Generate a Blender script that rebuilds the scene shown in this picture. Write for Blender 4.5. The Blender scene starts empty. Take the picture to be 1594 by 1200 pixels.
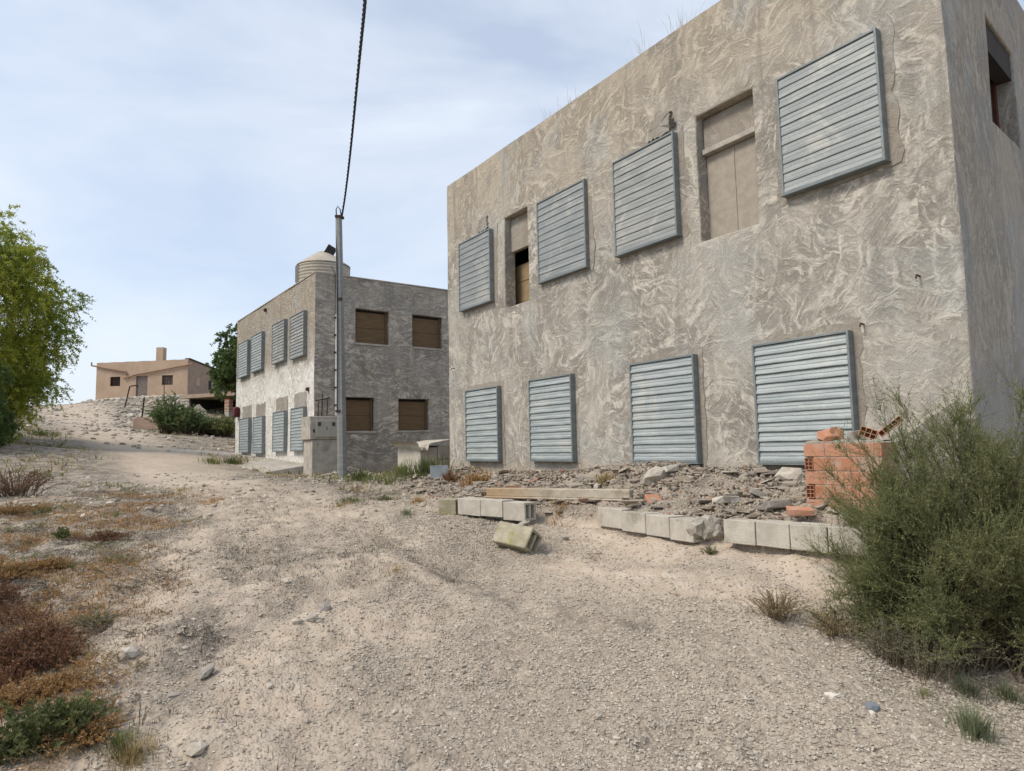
import bpy, math, random
import numpy as np
from mathutils import Matrix, Vector
random.seed(7); RNG = np.random.default_rng(11)
S = bpy.context.scene
COL = S.collection
# ------------------------------------------------------------------ camera
F = 1040.0; CX, CY = 797.0, 600.0; PIT = math.atan(97/F); ROLL = math.radians(1.12); EYE = 1.6
cam = bpy.data.cameras.new('camera'); co = bpy.data.objects.new('camera', cam); COL.objects.link(co); S.camera = co
cam.sensor_width = 36; cam.lens = 36*F/1594; cam.clip_start = 0.05; cam.clip_end = 2000
co.matrix_world = Matrix.Translation((0, 0, EYE)) @ Matrix.Rotation(math.pi/2+PIT, 4, 'X') @ Matrix.Rotation(-ROLL, 4, 'Z')
S.view_settings.view_transform = 'Standard'; S.view_settings.look = 'None'; S.view_settings.gamma = 1
S.view_settings.exposure = 0.58
# ------------------------------------------------------------------ sky and sun
SUN_DIR = Vector((-0.74, -0.40, 0.98)).normalized()
sun = bpy.data.lights.new('sun', 'SUN'); so = bpy.data.objects.new('sun', sun); COL.objects.link(so)
sun.energy = 1.95; sun.angle = math.radians(17); sun.color = (1.0, 0.92, 0.80)
so.rotation_euler = (-SUN_DIR).to_track_quat('-Z', 'Y').to_euler()
W = bpy.data.worlds.new('World'); S.world = W; W.use_nodes = True
wn, wl = W.node_tree.nodes, W.node_tree.links
bgn = wn['Background']
sky = wn.new('ShaderNodeTexSky'); sky.sky_type = 'NISHITA'; sky.sun_disc = False
sky.sun_elevation = math.asin(SUN_DIR.z); sky.sun_rotation = math.atan2(SUN_DIR.x, SUN_DIR.y)
sky.dust_density = 2.0; sky.air_density = 1.0
tc = wn.new('ShaderNodeTexCoord')
mp = wn.new('ShaderNodeMapping'); mp.inputs['Scale'].default_value = (1.0, 1.0, 2.6); mp.inputs['Location'].default_value = (3.1, 1.7, 0.4)
wl.new(tc.outputs['Generated'], mp.inputs[0])
nz = wn.new('ShaderNodeTexNoise'); nz.inputs['Scale'].default_value = 1.9; nz.inputs['Detail'].default_value = 7; nz.inputs['Roughness'].default_value = 0.52; nz.inputs['Distortion'].default_value = 0.35
wl.new(mp.outputs[0], nz.inputs[0])
cr = wn.new('ShaderNodeValToRGB'); cr.color_ramp.elements[0].position = 0.38; cr.color_ramp.elements[1].position = 0.72
cr.color_ramp.elements[0].color = (0.46, 0.46, 0.46, 1); cr.color_ramp.elements[1].color = (1, 1, 1, 1)
wl.new(nz.outputs[0], cr.inputs[0])
mx = wn.new('ShaderNodeMix'); mx.data_type = 'RGBA'
wl.new(cr.outputs[0], mx.inputs[0]); bs = wn.new('ShaderNodeVectorMath'); bs.operation = 'MULTIPLY'; wl.new(sky.outputs[0], bs.inputs[0]); bs.inputs[1].default_value = (1.12, 1.14, 1.16); wl.new(bs.outputs[0], mx.inputs[6]); mx.inputs[7].default_value = (5.2, 5.62, 6.2, 1)
wl.new(mx.outputs[2], bgn.inputs[0]); bgn.inputs[1].default_value = 0.115
S.render.engine = 'CYCLES'

# ------------------------------------------------------------------ pixel -> world helpers (photograph measurements)
def ray(px, py):
    a = (px-CX)/F; b = -(py-CY)/F
    c, s = math.cos(ROLL), math.sin(ROLL)
    r = a*c+b*s; u = -a*s+b*c
    cp, sp = math.cos(PIT), math.sin(PIT)
    return np.array([r, cp-u*sp, sp+u*cp])
CAM = np.array([0, 0, EYE])
def P(px, py, Y):
    d = ray(px, py); return CAM+d*(Y/d[1])
def PZ(px, py, z):
    d = ray(px, py); return CAM+d*((z-EYE)/d[2])
class Fr:
    """a vertical facade: origin, horizontal direction U, outward normal N"""
    def __init__(s, O, U, N):
        s.O = np.array([O[0], O[1], 0.0]); s.U = np.array(U, float); s.N = np.array(N, float)
    def uz(s, px, py, n=0):
        O = s.O+s.N*n; d = ray(px, py); p = CAM+d*(np.dot(O-CAM, s.N)/np.dot(d, s.N))
        return float(np.dot(p-s.O, s.U)), float(p[2])
    def w(s, u, z, n=0):
        p = s.O+s.U*u+s.N*n; return np.array([p[0], p[1], z])
    def rect(s, px, n=0):
        q = [s.uz(px[i], px[i+1], n) for i in (0, 2, 4, 6)]
        us = sorted(x[0] for x in q); zs = sorted(x[1] for x in q)
        return (us[0]+us[1])/2, (us[2]+us[3])/2, (zs[0]+zs[1])/2, (zs[2]+zs[3])/2
def vpdir(px, py):
    d = ray(px, py); d[2] = 0; return d/np.linalg.norm(d)

# ------------------------------------------------------------------ numpy noise
_T = np.random.default_rng(5).random((256, 256))
def vnoise(x, y):
    xi = np.floor(x).astype(int); yi = np.floor(y).astype(int); fx = x-xi; fy = y-yi
    fx = fx*fx*(3-2*fx); fy = fy*fy*(3-2*fy)
    a = _T[xi & 255, yi & 255]; b = _T[(xi+1) & 255, yi & 255]; c = _T[xi & 255, (yi+1) & 255]; d = _T[(xi+1) & 255, (yi+1) & 255]
    return (a*(1-fx)+b*fx)*(1-fy)+(c*(1-fx)+d*fx)*fy
def fbm(x, y, o=4, r=0.5):
    s = 0; a = 1; t = 0
    for i in range(o):
        s = s+a*vnoise(x*2**i+17.3*i, y*2**i+9.1*i); t += a; a *= r
    return s/t
def sstep(a, b, x):
    t = np.clip((x-a)/(b-a), 0, 1); return t*t*(3-2*t)

# ------------------------------------------------------------------ mesh builder
ICO_V = []
_p = (1+5**.5)/2
for a, b in ((-1, _p), (1, _p), (-1, -_p), (1, -_p)): ICO_V.append((a, b, 0))
for a, b in ((-1, _p), (1, _p), (-1, -_p), (1, -_p)): ICO_V.append((0, a, b))
for a, b in ((_p, -1), (_p, 1), (-_p, -1), (-_p, 1)): ICO_V.append((a, 0, b))
ICO_V = np.array(ICO_V)/math.sqrt(1+_p*_p)
ICO_F = np.array([(0,11,5),(0,5,1),(0,1,7),(0,7,10),(0,10,11),(1,5,9),(5,11,4),(11,10,2),(10,7,6),(7,1,8),(3,9,4),(3,4,2),(3,2,6),(3,6,8),(3,8,9),(4,9,5),(2,4,11),(6,2,10),(8,6,7),(9,8,1)])
OCT_V = np.array([(1,0,0),(-1,0,0),(0,1,0),(0,-1,0),(0,0,1),(0,0,-1)], float)
OCT_F = np.array([(0,2,4),(2,1,4),(1,3,4),(3,0,4),(2,0,5),(1,2,5),(3,1,5),(0,3,5)])
CUB_V = np.array([(-1,-1,-1),(1,-1,-1),(1,1,-1),(-1,1,-1),(-1,-1,1),(1,-1,1),(1,1,1),(-1,1,1)], float)
CUB_F = np.array([(0,3,2,1),(4,5,6,7),(0,1,5,4),(1,2,6,5),(2,3,7,6),(3,0,4,7)])
def subdiv(V, Fc):
    V = [tuple(v) for v in V]; mid = {}; out = []
    def m(a, b):
        k = (min(a, b), max(a, b))
        if k not in mid:
            v = np.array(V[a])+np.array(V[b]); v /= np.linalg.norm(v); V.append(tuple(v)); mid[k] = len(V)-1
        return mid[k]
    for a, b, c in Fc:
        x, y, z = m(a, b), m(b, c), m(c, a); out += [(a, x, z), (x, b, y), (z, y, c), (x, y, z)]
    return np.array(V), np.array(out)
ICO2_V, ICO2_F = subdiv(ICO_V, ICO_F)
def rotmats(n, rng=RNG):
    q = rng.normal(size=(n, 4)); q /= np.linalg.norm(q, axis=1)[:, None]
    w, x, y, z = q.T
    return np.stack([np.stack([1-2*(y*y+z*z), 2*(x*y-z*w), 2*(x*z+y*w)], -1), np.stack([2*(x*y+z*w), 1-2*(x*x+z*z), 2*(y*z-x*w)], -1), np.stack([2*(x*z-y*w), 2*(y*z+x*w), 1-2*(x*x+y*y)], -1)], 1)
ROOT = {}
class MB:
    def __init__(s): s.V = []; s.F = []; s.n = 0
    def add(s, V, Fc, m=0):
        V = np.asarray(V, float).reshape(-1, 3); Fc = np.asarray(Fc, int)
        s.V.append(V); s.F.append((Fc+s.n, m)); s.n += len(V); return s
    def quad(s, a, b, c, d, m=0, n=None):
        V = np.array([a, b, c, d], float)
        if n is not None and np.dot(np.cross(V[1]-V[0], V[2]-V[0]), n) < 0: V = V[::-1]
        return s.add(V, [[0, 1, 2, 3]], m)
    def box(s, c, h, R=None, m=0, taper=1.0, jit=0):
        V = CUB_V*np.array(h)
        if taper != 1: V[4:, :2] *= taper
        if jit: V = V+RNG.normal(size=V.shape)*jit
        if R is not None: V = V@np.array(R).T
        return s.add(V+np.array(c), CUB_F, m)
    def fbox(s, f, u0, u1, z0, z1, n0, n1, m=0):
        V = [f.w(u, z, n) for z in (z0, z1) for (u, n) in ((u0, n0), (u1, n0), (u1, n1), (u0, n1))]
        Fc = CUB_F
        V = np.array(V)
        if np.dot(np.cross(f.U, -f.N), [0, 0, 1])*(1 if n1 > n0 else -1) > 0: Fc = CUB_F[:, ::-1]
        return s.add(V, Fc, m)
    def tube(s, pts, r, k=8, m=0, caps=True):
        pts = np.array(pts, float); n = len(pts); r = np.broadcast_to(np.array(r, float), (n,))
        T = np.gradient(pts, axis=0); T /= np.linalg.norm(T, axis=1)[:, None]+1e-12
        ref = np.array([0, 0, 1.0]) if abs(T[0][2]) < 0.9 else np.array([1.0, 0, 0])
        A = np.cross(T, ref); A /= np.linalg.norm(A, axis=1)[:, None]+1e-12; B = np.cross(T, A)
        ang = np.arange(k)*2*math.pi/k
        V = pts[:, None]+r[:, None, None]*(A[:, None]*np.cos(ang)[None, :, None]+B[:, None]*np.sin(ang)[None, :, None])
        Fc = []
        for i in range(n-1):
            for j in range(k):
                a = i*k+j; b = i*k+(j+1) % k; Fc.append((a, b, b+k, a+k))
        base = s.n; s.add(V.reshape(-1, 3), Fc, m)
        if caps:
            s.F.append((np.array([list(range(k))[::-1]])+base, m)); s.F.append((np.array([list(range(k))])+base+(n-1)*k, m))
        return s
    def lathe(s, c, prof, k=32, m=0, cap=True):
        ang = np.arange(k)*2*math.pi/k; V = []
        for r, z in prof: V.append(np.stack([c[0]+r*np.cos(ang), c[1]+r*np.sin(ang), np.full(k, c[2]+z)], -1))
        Fc = [(i*k+j, i*k+(j+1) % k, (i+1)*k+(j+1) % k, (i+1)*k+j) for i in range(len(prof)-1) for j in range(k)]
        base = s.n; s.add(np.concatenate(V), Fc, m)
        if cap: s.F.append((np.array([list(range(k))])+base+(len(prof)-1)*k, m))
        return s
    def paths(s, Pt, r0, r1, m=0):
        """many 3-sided stems: Pt (N,K,3)"""
        N, K, _ = Pt.shape
        T = np.gradient(Pt, axis=1); T /= np.linalg.norm(T, axis=2)[..., None]+1e-9
        A = np.cross(T, np.array([0.31, 0.52, 0.79])); A /= np.linalg.norm(A, axis=2)[..., None]+1e-9; B = np.cross(T, A)
        r0 = np.broadcast_to(r0, (N,)); r1 = np.broadcast_to(r1, (N,))
        t = np.linspace(0, 1, K); R = r0[:, None]*(1-t)+r1[:, None]*t
        ang = np.arange(3)*2*math.pi/3
        V = Pt[:, :, None]+R[:, :, None, None]*(A[:, :, None]*np.cos(ang)[None, None, :, None]+B[:, :, None]*np.sin(ang)[None, None, :, None])
        i = np.arange(N)[:, None, None]; k = np.arange(K-1)[None, :, None]; j = np.arange(3)[None, None, :]; j2 = (j+1) % 3
        b = i*K*3+k*3
        Fc = np.stack([b+j, b+j2, b+3+j2, b+3+j], -1).reshape(-1, 4)
        return s.add(V.reshape(-1, 3), Fc, m)
    def leaves(s, Pc, D, L, Wd, m=0, rng=RNG):
        """rhombic leaves: base points, direction, length, width"""
        N = len(Pc); D = D/(np.linalg.norm(D, axis=1)[:, None]+1e-9)
        X = np.cross(D, rng.normal(size=(N, 3))); X /= np.linalg.norm(X, axis=1)[:, None]+1e-9
        L = np.broadcast_to(L, (N,))[:, None]; Wd = np.broadcast_to(Wd, (N,))[:, None]
        V = np.stack([Pc, Pc+D*L*.45+X*Wd*.5, Pc+D*L, Pc+D*L*.45-X*Wd*.5], 1)
        return s.add(V.reshape(-1, 3), np.arange(4*N).reshape(-1, 4), m)
    def stones(s, Pc, size, V0=ICO_V, F0=ICO_F, flat=(.6, .35), jit=.18, m=0, rng=RNG, R=None):
        N = len(Pc)
        sc = np.stack([np.ones(N), rng.uniform(flat[0], 1, N), rng.uniform(flat[1], flat[1]*1.6, N)], -1)*np.broadcast_to(size, (N,))[:, None]
        V = V0[None]*(1+rng.normal(size=(N, len(V0), 1))*jit)*sc[:, None]
        if R is None:
            a = rng.uniform(0, 6.28, N); tx = rng.normal(size=N)*.3
            Rz = np.zeros((N, 3, 3)); Rz[:, 0, 0] = np.cos(a); Rz[:, 0, 1] = -np.sin(a); Rz[:, 1, 0] = np.sin(a); Rz[:, 1, 1] = np.cos(a); Rz[:, 2, 2] = 1
            Rx = np.zeros((N, 3, 3)); Rx[:, 0, 0] = 1; Rx[:, 1, 1] = np.cos(tx); Rx[:, 1, 2] = -np.sin(tx); Rx[:, 2, 1] = np.sin(tx); Rx[:, 2, 2] = np.cos(tx)
            R = Rz@Rx
        V = np.einsum('nij,nvj->nvi', R, V)+Pc[:, None]
        Fc = (F0[None]+(np.arange(N)*len(V0))[:, None, None]).reshape(-1, F0.shape[1])
        return s.add(V.reshape(-1, 3), Fc, m)
    def build(s, name, mats, parent=None, loc=None, smooth=False, frame=None, merge=False, bevel=0, seg=1):
        V = np.concatenate(s.V)
        if parent is not None: L = ROOT[parent.name]
        else: L = np.array(loc if loc is not None else (0, 0, 0), float)
        U = frame.U if frame else np.array([1., 0, 0]); N = frame.N if frame else np.array([0, 1., 0])
        me = bpy.data.meshes.new(name)
        sizes = []; idx = []; mi = []; uvs = []
        for Fc, m in s.F:
            Pq = V[Fc]; nr = np.cross(Pq[:, 1]-Pq[:, 0], Pq[:, 2]-Pq[:, 0]); nr /= np.linalg.norm(nr, axis=1)[:, None]+1e-12
            top = np.abs(nr[:, 2]) > .7; side = (np.abs(nr@U) > .75) & ~top
            pu = Pq@U; pn = Pq@N
            uu = np.where(top[:, None], Pq[..., 0], np.where(side[:, None], pn+3.7, pu)); vv = np.where(top[:, None], Pq[..., 1], Pq[..., 2])
            uvs.append(np.stack([uu, vv], -1).reshape(-1, 2)); idx.append(Fc.reshape(-1)); sizes.append(np.full(len(Fc), Fc.shape[1])); mi.append(np.full(len(Fc), m))
        sizes = np.concatenate(sizes); idx = np.concatenate(idx); mi = np.concatenate(mi); uvs = np.concatenate(uvs)
        me.vertices.add(len(V)); me.vertices.foreach_set('co', (V-L).astype(np.float32).ravel())
        me.loops.add(len(idx)); me.loops.foreach_set('vertex_index', idx.astype(np.int32))
        me.polygons.add(len(sizes)); st = np.concatenate([[0], np.cumsum(sizes)[:-1]])
        me.polygons.foreach_set('loop_start', st.astype(np.int32)); me.polygons.foreach_set('loop_total', sizes.astype(np.int32))
        mats = mats if isinstance(mats, (list, tuple)) else [mats]
        for m_ in mats: me.materials.append(m_)
        me.polygons.foreach_set('material_index', mi.astype(np.int32))
        me.polygons.foreach_set('use_smooth', np.full(len(sizes), bool(smooth)))
        uvl = me.uv_layers.new(name='UVMap'); uvl.data.foreach_set('uv', uvs.astype(np.float32).ravel())
        me.update(calc_edges=True); me.validate()
        if merge:
            import bmesh
            bm = bmesh.new(); bm.from_mesh(me); bmesh.ops.remove_doubles(bm, verts=bm.verts, dist=0.002); bm.to_mesh(me); bm.free()
        o = bpy.data.objects.new(name, me); COL.objects.link(o)
        if parent is not None:
            o.parent = parent; ROOT[o.name] = L
        else:
            o.location = L; ROOT[o.name] = L
        if bevel:
            b = o.modifiers.new('bevel', 'BEVEL'); b.width = bevel; b.segments = seg; b.limit_method = 'ANGLE'; b.angle_limit = math.radians(50)
        return o
def thing(name, label, cat, loc, group=None):
    o = bpy.data.objects.new(name, None); COL.objects.link(o); o.location = loc; o.empty_display_size = .2
    ROOT[o.name] = np.array(loc, float); return tag(o, label, cat, group)
def tag(o, label, cat, group=None, kind=None):
    if label: o['label'] = label
    if cat: o['category'] = cat
    if group: o['group'] = group
    if kind: o['kind'] = kind
    return o
def dup(o, loc, rot, label):
    r = o.copy(); COL.objects.link(r); r.location = loc; r.rotation_euler = rot; r['label'] = label
    for ch in o.children:
        c = ch.copy(); COL.objects.link(c); c.parent = r
    return r
def Rz(a): c, s = math.cos(a), math.sin(a); return np.array([[c, -s, 0], [s, c, 0], [0, 0, 1]])
def Rx(a): c, s = math.cos(a), math.sin(a); return np.array([[1, 0, 0], [0, c, -s], [0, s, c]])
def Ry(a): c, s = math.cos(a), math.sin(a); return np.array([[c, 0, s], [0, 1, 0], [-s, 0, c]])

# ------------------------------------------------------------------ materials
class NT:
    def __init__(s, name):
        s.m = bpy.data.materials.new(name); s.m.use_nodes = True; s.n = s.m.node_tree.nodes; s.l = s.m.node_tree.links
        s.b = s.n['Principled BSDF']; s.b.inputs['Roughness'].default_value = .9; s.b.inputs['Specular IOR Level'].default_value = .25
    def new(s, t, **k):
        o = s.n.new('ShaderNode'+t)
        for a, v in k.items():
            if isinstance(a, str) and hasattr(o, a): setattr(o, a, v)
        return o
    def put(s, sock, v):
        if hasattr(v, 'is_output') or hasattr(v, 'links'): s.l.new(v, sock)
        else:
            if isinstance(v, (tuple, list)) and len(v) == 3 and sock.type == 'RGBA': v = (*v, 1)
            sock.default_value = v
    def math(s, op, a, b=None, c=None, clamp=False):
        o = s.new('Math', operation=op); o.use_clamp = clamp; s.put(o.inputs[0], a)
        if b is not None: s.put(o.inputs[1], b)
        if c is not None: s.put(o.inputs[2], c)
        return o.outputs[0]
    def vmath(s, op, a, b=None, sc=None):
        o = s.new('VectorMath', operation=op); s.put(o.inputs[0], a)
        if b is not None: s.put(o.inputs[1], b)
        if sc is not None: s.put(o.inputs['Scale'], sc)
        return o.outputs[0]
    def noise(s, v, scale, detail=3, rough=.5, dist=0, out=0):
        o = s.new('TexNoise'); s.put(o.inputs['Vector'], v); o.inputs['Scale'].default_value = scale; o.inputs['Detail'].default_value = detail
        o.inputs['Roughness'].default_value = rough; o.inputs['Distortion'].default_value = dist; return o.outputs[out]
    def vor(s, v, scale, feature='F1', out='Distance'):
        o = s.new('TexVoronoi', feature=feature); s.put(o.inputs['Vector'], v); o.inputs['Scale'].default_value = scale; return o.outputs[out]
    def ramp(s, f, a, b, ca=0.0, cb=1.0):
        o = s.new('MapRange'); s.put(o.inputs[0], f); o.inputs[1].default_value = a; o.inputs[2].default_value = b; o.inputs[3].default_value = ca; o.inputs[4].default_value = cb
        o.interpolation_type = 'SMOOTHSTEP' if hasattr(o, 'interpolation_type') else 'LINEAR'; return o.outputs[0]
    def mix(s, f, a, b, mode='MIX'):
        o = s.new('Mix', data_type='RGBA'); o.blend_type = mode; s.put(o.inputs[0], f); s.put(o.inputs[6], a); s.put(o.inputs[7], b); return o.outputs[2]
    def uv(s): return s.new('TexCoord').outputs['UV']
    def pos(s): return s.new('NewGeometry').outputs['Position']
    def rnd(s): return s.new('NewGeometry').outputs['Random Per Island']
    def bump(s, h, d=.01, st=1.0, nrm=None):
        o = s.new('Bump'); s.put(o.inputs['Height'], h); o.inputs['Distance'].default_value = d; o.inputs['Strength'].default_value = st
        if nrm is not None: s.l.new(nrm, o.inputs['Normal'])
        return o.outputs[0]
    def done(s, col=None, nrm=None, rough=None, metal=None):
        if col is not None: s.put(s.b.inputs['Base Color'], col)
        if nrm is not None: s.l.new(nrm, s.b.inputs['Normal'])
        if rough is not None: s.put(s.b.inputs['Roughness'], rough)
        if metal is not None: s.put(s.b.inputs['Metallic'], metal)
        return s.m

def plaster(name, light, dark, stain, top, stain_amt=.5, topz=(5.0, 7.3), contrast=1.0, white=None, whz=None, cells=(1.6, 3.0), bump=.022, ang0=0.0, angr=6.28, pale=(.47, .465, .43), sm=.62):
    t = NT(name); uv = t.uv()
    wv = t.vmath('SUBTRACT', t.noise(uv, 1.7, 3, .5, 0, 1), (.5, .5, .5))
    w = t.vmath('ADD', uv, t.vmath('SCALE', wv, sc=.38))
    hs = []
    for i, cs in enumerate(cells):
        v = t.vor(t.vmath('ADD', w, (7.3*i, 3.1*i, 0)), cs, out='Color')
        sp = t.new('SeparateColor'); t.l.new(v, sp.inputs[0])
        ang = t.math('MULTIPLY_ADD', sp.outputs[0], angr, ang0)
        r = t.new('VectorRotate', rotation_type='Z_AXIS'); t.l.new(t.vmath('ADD', w, t.vmath('SCALE', v, sc=9.0)), r.inputs['Vector']); t.l.new(ang, r.inputs['Angle'])
        sv = t.vmath('MULTIPLY', r.outputs[0], ((1.7, 7.0, 1), (3.2, 15.0, 1))[i])
        n = t.noise(sv, 1.0, 4, .52, .9)
        hs.append(n)
    h = t.math('MAXIMUM', hs[0], t.math('MULTIPLY', hs[1], .97))
    thin = t.noise(t.vmath('MULTIPLY', w, (14, 14, 1)), 1, 4, .65, 1.2)
    h = t.math('ADD', t.math('MULTIPLY', h, .66), t.math('MULTIPLY', thin, .34))
    smooth = t.ramp(t.noise(uv, .8, 5, .62), .40, .60)          # areas rubbed smoother
    k = t.ramp(h, .56-.10*contrast, .56+.09*contrast)
    k = t.math('ADD', t.math('MULTIPLY', k, t.math('SUBTRACT', 1, t.math('MULTIPLY', smooth, sm))), t.math('MULTIPLY', smooth, sm*.62))
    sx = t.new('SeparateXYZ'); t.l.new(uv, sx.inputs[0])
    big = t.noise(uv, .55, 5, .6, .4)
    zt = t.ramp(t.math('ADD', sx.outputs[1], t.math('MULTIPLY', big, 2.4)), topz[0]+1.2, topz[1]+1.0)
    col = t.mix(k, dark, light)
    col = t.mix(t.math('MULTIPLY', zt, .8), col, t.mix(k, tuple(c*.62 for c in top), top))
    st = t.math('MULTIPLY', t.ramp(t.noise(t.vmath('MULTIPLY', uv, (1.3, .8, 1)), 1.1, 6, .62, .5), .47, .66), stain_amt)
    col = t.mix(t.math('MULTIPLY', st, t.math('SUBTRACT', 1.15, k)), col, stain)
    pp = t.math('MULTIPLY', t.ramp(t.noise(t.vmath('ADD', uv, (31, 7, 0)), .75, 6, .66, .4), .50, .62), .65)
    col = t.mix(pp, col, t.mix(k, tuple(c*.62 for c in pale), pale))
    bs_ = t.math('MULTIPLY', t.ramp(t.math('ADD', sx.outputs[1], t.math('MULTIPLY', t.noise(uv, 2.2, 5, .65), 1.0)), 2.1, 1.45), .5)
    col = t.mix(bs_, col, (.40, .325, .24))
    # rain streaks
    rs = t.math('MULTIPLY', t.ramp(t.noise(t.vmath('MULTIPLY', uv, (5.5, .35, 1)), 1, 5, .6), .5, .78), .5)
    col = t.mix(rs, col, tuple(c*.7 for c in stain))
    if white:
        wz = t.math('SUBTRACT', t.math('ADD', sx.outputs[1], t.math('MULTIPLY', t.noise(uv, 1.3, 5, .65), 2.2)), whz+1.1)
        m = t.ramp(wz, .55, -.35)
        fl = t.ramp(t.math('ADD', t.noise(uv, 5, 6, .7), t.math('MULTIPLY', k, .25)), .46, .6)
        col = t.mix(t.math('MULTIPLY', m, t.math('ADD', .6, t.math('MULTIPLY', fl, .4))), col, t.mix(k, tuple(c*.72 for c in white), white))
    fine = t.noise(uv, 55, 3, .7)
    col = t.mix(t.ramp(fine, .3, .7, 0, .28), col, tuple(c*.55 for c in stain))
    hh = t.math('ADD', h, t.math('MULTIPLY', fine, .06))
    return t.done(col, t.bump(hh, bump*2.2, .9), .93)

M = {}
M['facade'] = plaster('cream_trowelled_plaster', (.60, .56, .485), (.26, .235, .20), (.23, .21, .18), (.53, .455, .35), .75, contrast=.95, bump=.019)
M['side'] = plaster('grey_streaked_plaster', (.50, .44, .36), (.255, .222, .18), (.25, .25, .245), (.44, .375, .30), .8, contrast=1.1, ang0=1.2, angr=.9, cells=(1.3, 2.4), pale=(.42, .42, .40), white=(.36, .34, .31), whz=2.2)
M['white_facade'] = plaster('limewashed_plaster', (.56, .51, .43), (.34, .30, .25), (.3, .27, .23), (.46, .39, .30), .4, topz=(4.3, 6.0), bump=.045, sm=.3, white=(.90, .87, .81), whz=4.3, cells=(3.0, 5.0))
M['dark_front'] = plaster('dark_stained_plaster', (.68, .61, .51), (.30, .265, .22), (.22, .20, .18), (.50, .44, .36), .8, contrast=.85, ang0=-.35, angr=.7, cells=(1.4, 2.6), pale=(.46, .43, .39), bump=.035, sm=.35)
M['infill'] = plaster('rough_infill_plaster', (.38, .34, .28), (.23, .20, .165), (.24, .22, .19), (.34, .30, .25), .5, contrast=1.6, bump=.012, cells=(5, 8))

def simple(name, a, b, scale=6, rough=.9, bump=.004, bscale=40, detail=5, metal=0, spots=None, coords='pos', stretch=(1, 1, 1)):
    t = NT(name); p = t.pos() if coords == 'pos' else t.uv()
    p = t.vmath('MULTIPLY', p, stretch)
    n = t.noise(p, scale, detail, .6)
    c = t.mix(t.ramp(n, .35, .65), a, b)
    if spots: c = t.mix(t.ramp(t.noise(p, scale*.45, 6, .7, .5), .52, .68), c, spots)
    n2 = t.noise(p, bscale, 4, .65)
    c = t.mix(t.ramp(n2, .3, .75, 0, .3), c, tuple(x*.6 for x in b))
    return t.done(c, t.bump(n2, bump, .8), rough, metal)
M['concrete'] = simple('weathered_concrete', (.44, .40, .34), (.33, .30, .26), 5, spots=(.22, .20, .16))
M['block'] = simple('pale_concrete_block', (.50, .46, .39), (.40, .365, .31), 7, bump=.006, bscale=70, spots=(.27, .25, .19))
M['mossblock'] = simple('lichen_stained_block', (.40, .36, .27), (.28, .25, .17), 9, bump=.008, bscale=60, spots=(.26, .24, .08))
M['mortar'] = simple('rough_mortar', (.42, .38, .32), (.30, .27, .22), 14, bump=.02, bscale=30, spots=(.22, .2, .16))
M['board'] = simple('brown_board', (.165, .105, .052), (.125, .08, .042), 2.5, rough=.7, bump=.002, stretch=(1, 1, 6))
M['board_pale'] = simple('ochre_board', (.33, .24, .135), (.27, .195, .11), 3, rough=.8, stretch=(1, 1, 3))
M['darkwood'] = simple('dark_red_wood', (.10, .035, .018), (.06, .022, .012), 6, rough=.6, stretch=(4, 4, 1))
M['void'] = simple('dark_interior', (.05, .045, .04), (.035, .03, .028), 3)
M['render_pink'] = simple('pinkish_farm_render', (.47, .345, .25), (.40, .29, .205), .8, bump=.01, bscale=12, spots=(.36, .27, .20))
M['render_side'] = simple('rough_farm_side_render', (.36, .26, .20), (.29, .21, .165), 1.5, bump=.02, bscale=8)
M['doorgrey'] = simple('grey_painted_door', (.20, .165, .14), (.15, .125, .11), 3, rough=.6)
M['pipe'] = simple('clay_pipe', (.33, .22, .15), (.26, .17, .115), 3)
M['rust'] = simple('rusty_steel', (.075, .035, .022), (.045, .024, .018), 8, rough=.8)
M['redbrick'] = simple('red_painted_brick', (.30, .085, .055), (.40, .20, .14), 3, spots=(.42, .36, .30))
M['yellow'] = simple('yellow_cladding', (.60, .36, .10), (.50, .29, .08), 1.5, rough=.7)
M['whitepipe'] = simple('white_plastic_conduit', (.75, .73, .70), (.65, .63, .60), 3, rough=.5)
M['black'] = simple('black_rubber', (.018, .018, .02), (.03, .03, .03), 9, rough=.6)
M['cabinet'] = simple('grey_meter_cabinet', (.40, .38, .32), (.36, .34, .29), 4, rough=.55, bump=.001)
M['glassdark'] = simple('dull_meter_glass', (.10, .09, .07), (.07, .06, .05), 20, rough=.25, bump=0.0)
M['redmark'] = simple('dark_red_lacquer', (.10, .012, .012), (.07, .01, .01), 5, rough=.5)
M['slate'] = simple('blue_grey_tile', (.22, .245, .26), (.17, .19, .205), 8, rough=.7)
M['stone'] = simple('pale_limestone', (.52, .47, .40), (.40, .355, .295), 9, bump=.008, bscale=45, spots=(.34, .29, .235))
M['greystone'] = simple('grey_stone', (.33, .30, .265), (.24, .215, .19), 9, bump=.008, bscale=45, spots=(.40, .36, .30))
M['tank'] = simple('beige_tank_plastic', (.42, .38, .31), (.36, .32, .26), 3, rough=.7, bump=.001)
M['white_lump'] = simple('white_plaster_lump', (.66, .62, .55), (.5, .46, .4), 9, bump=.01)

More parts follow.
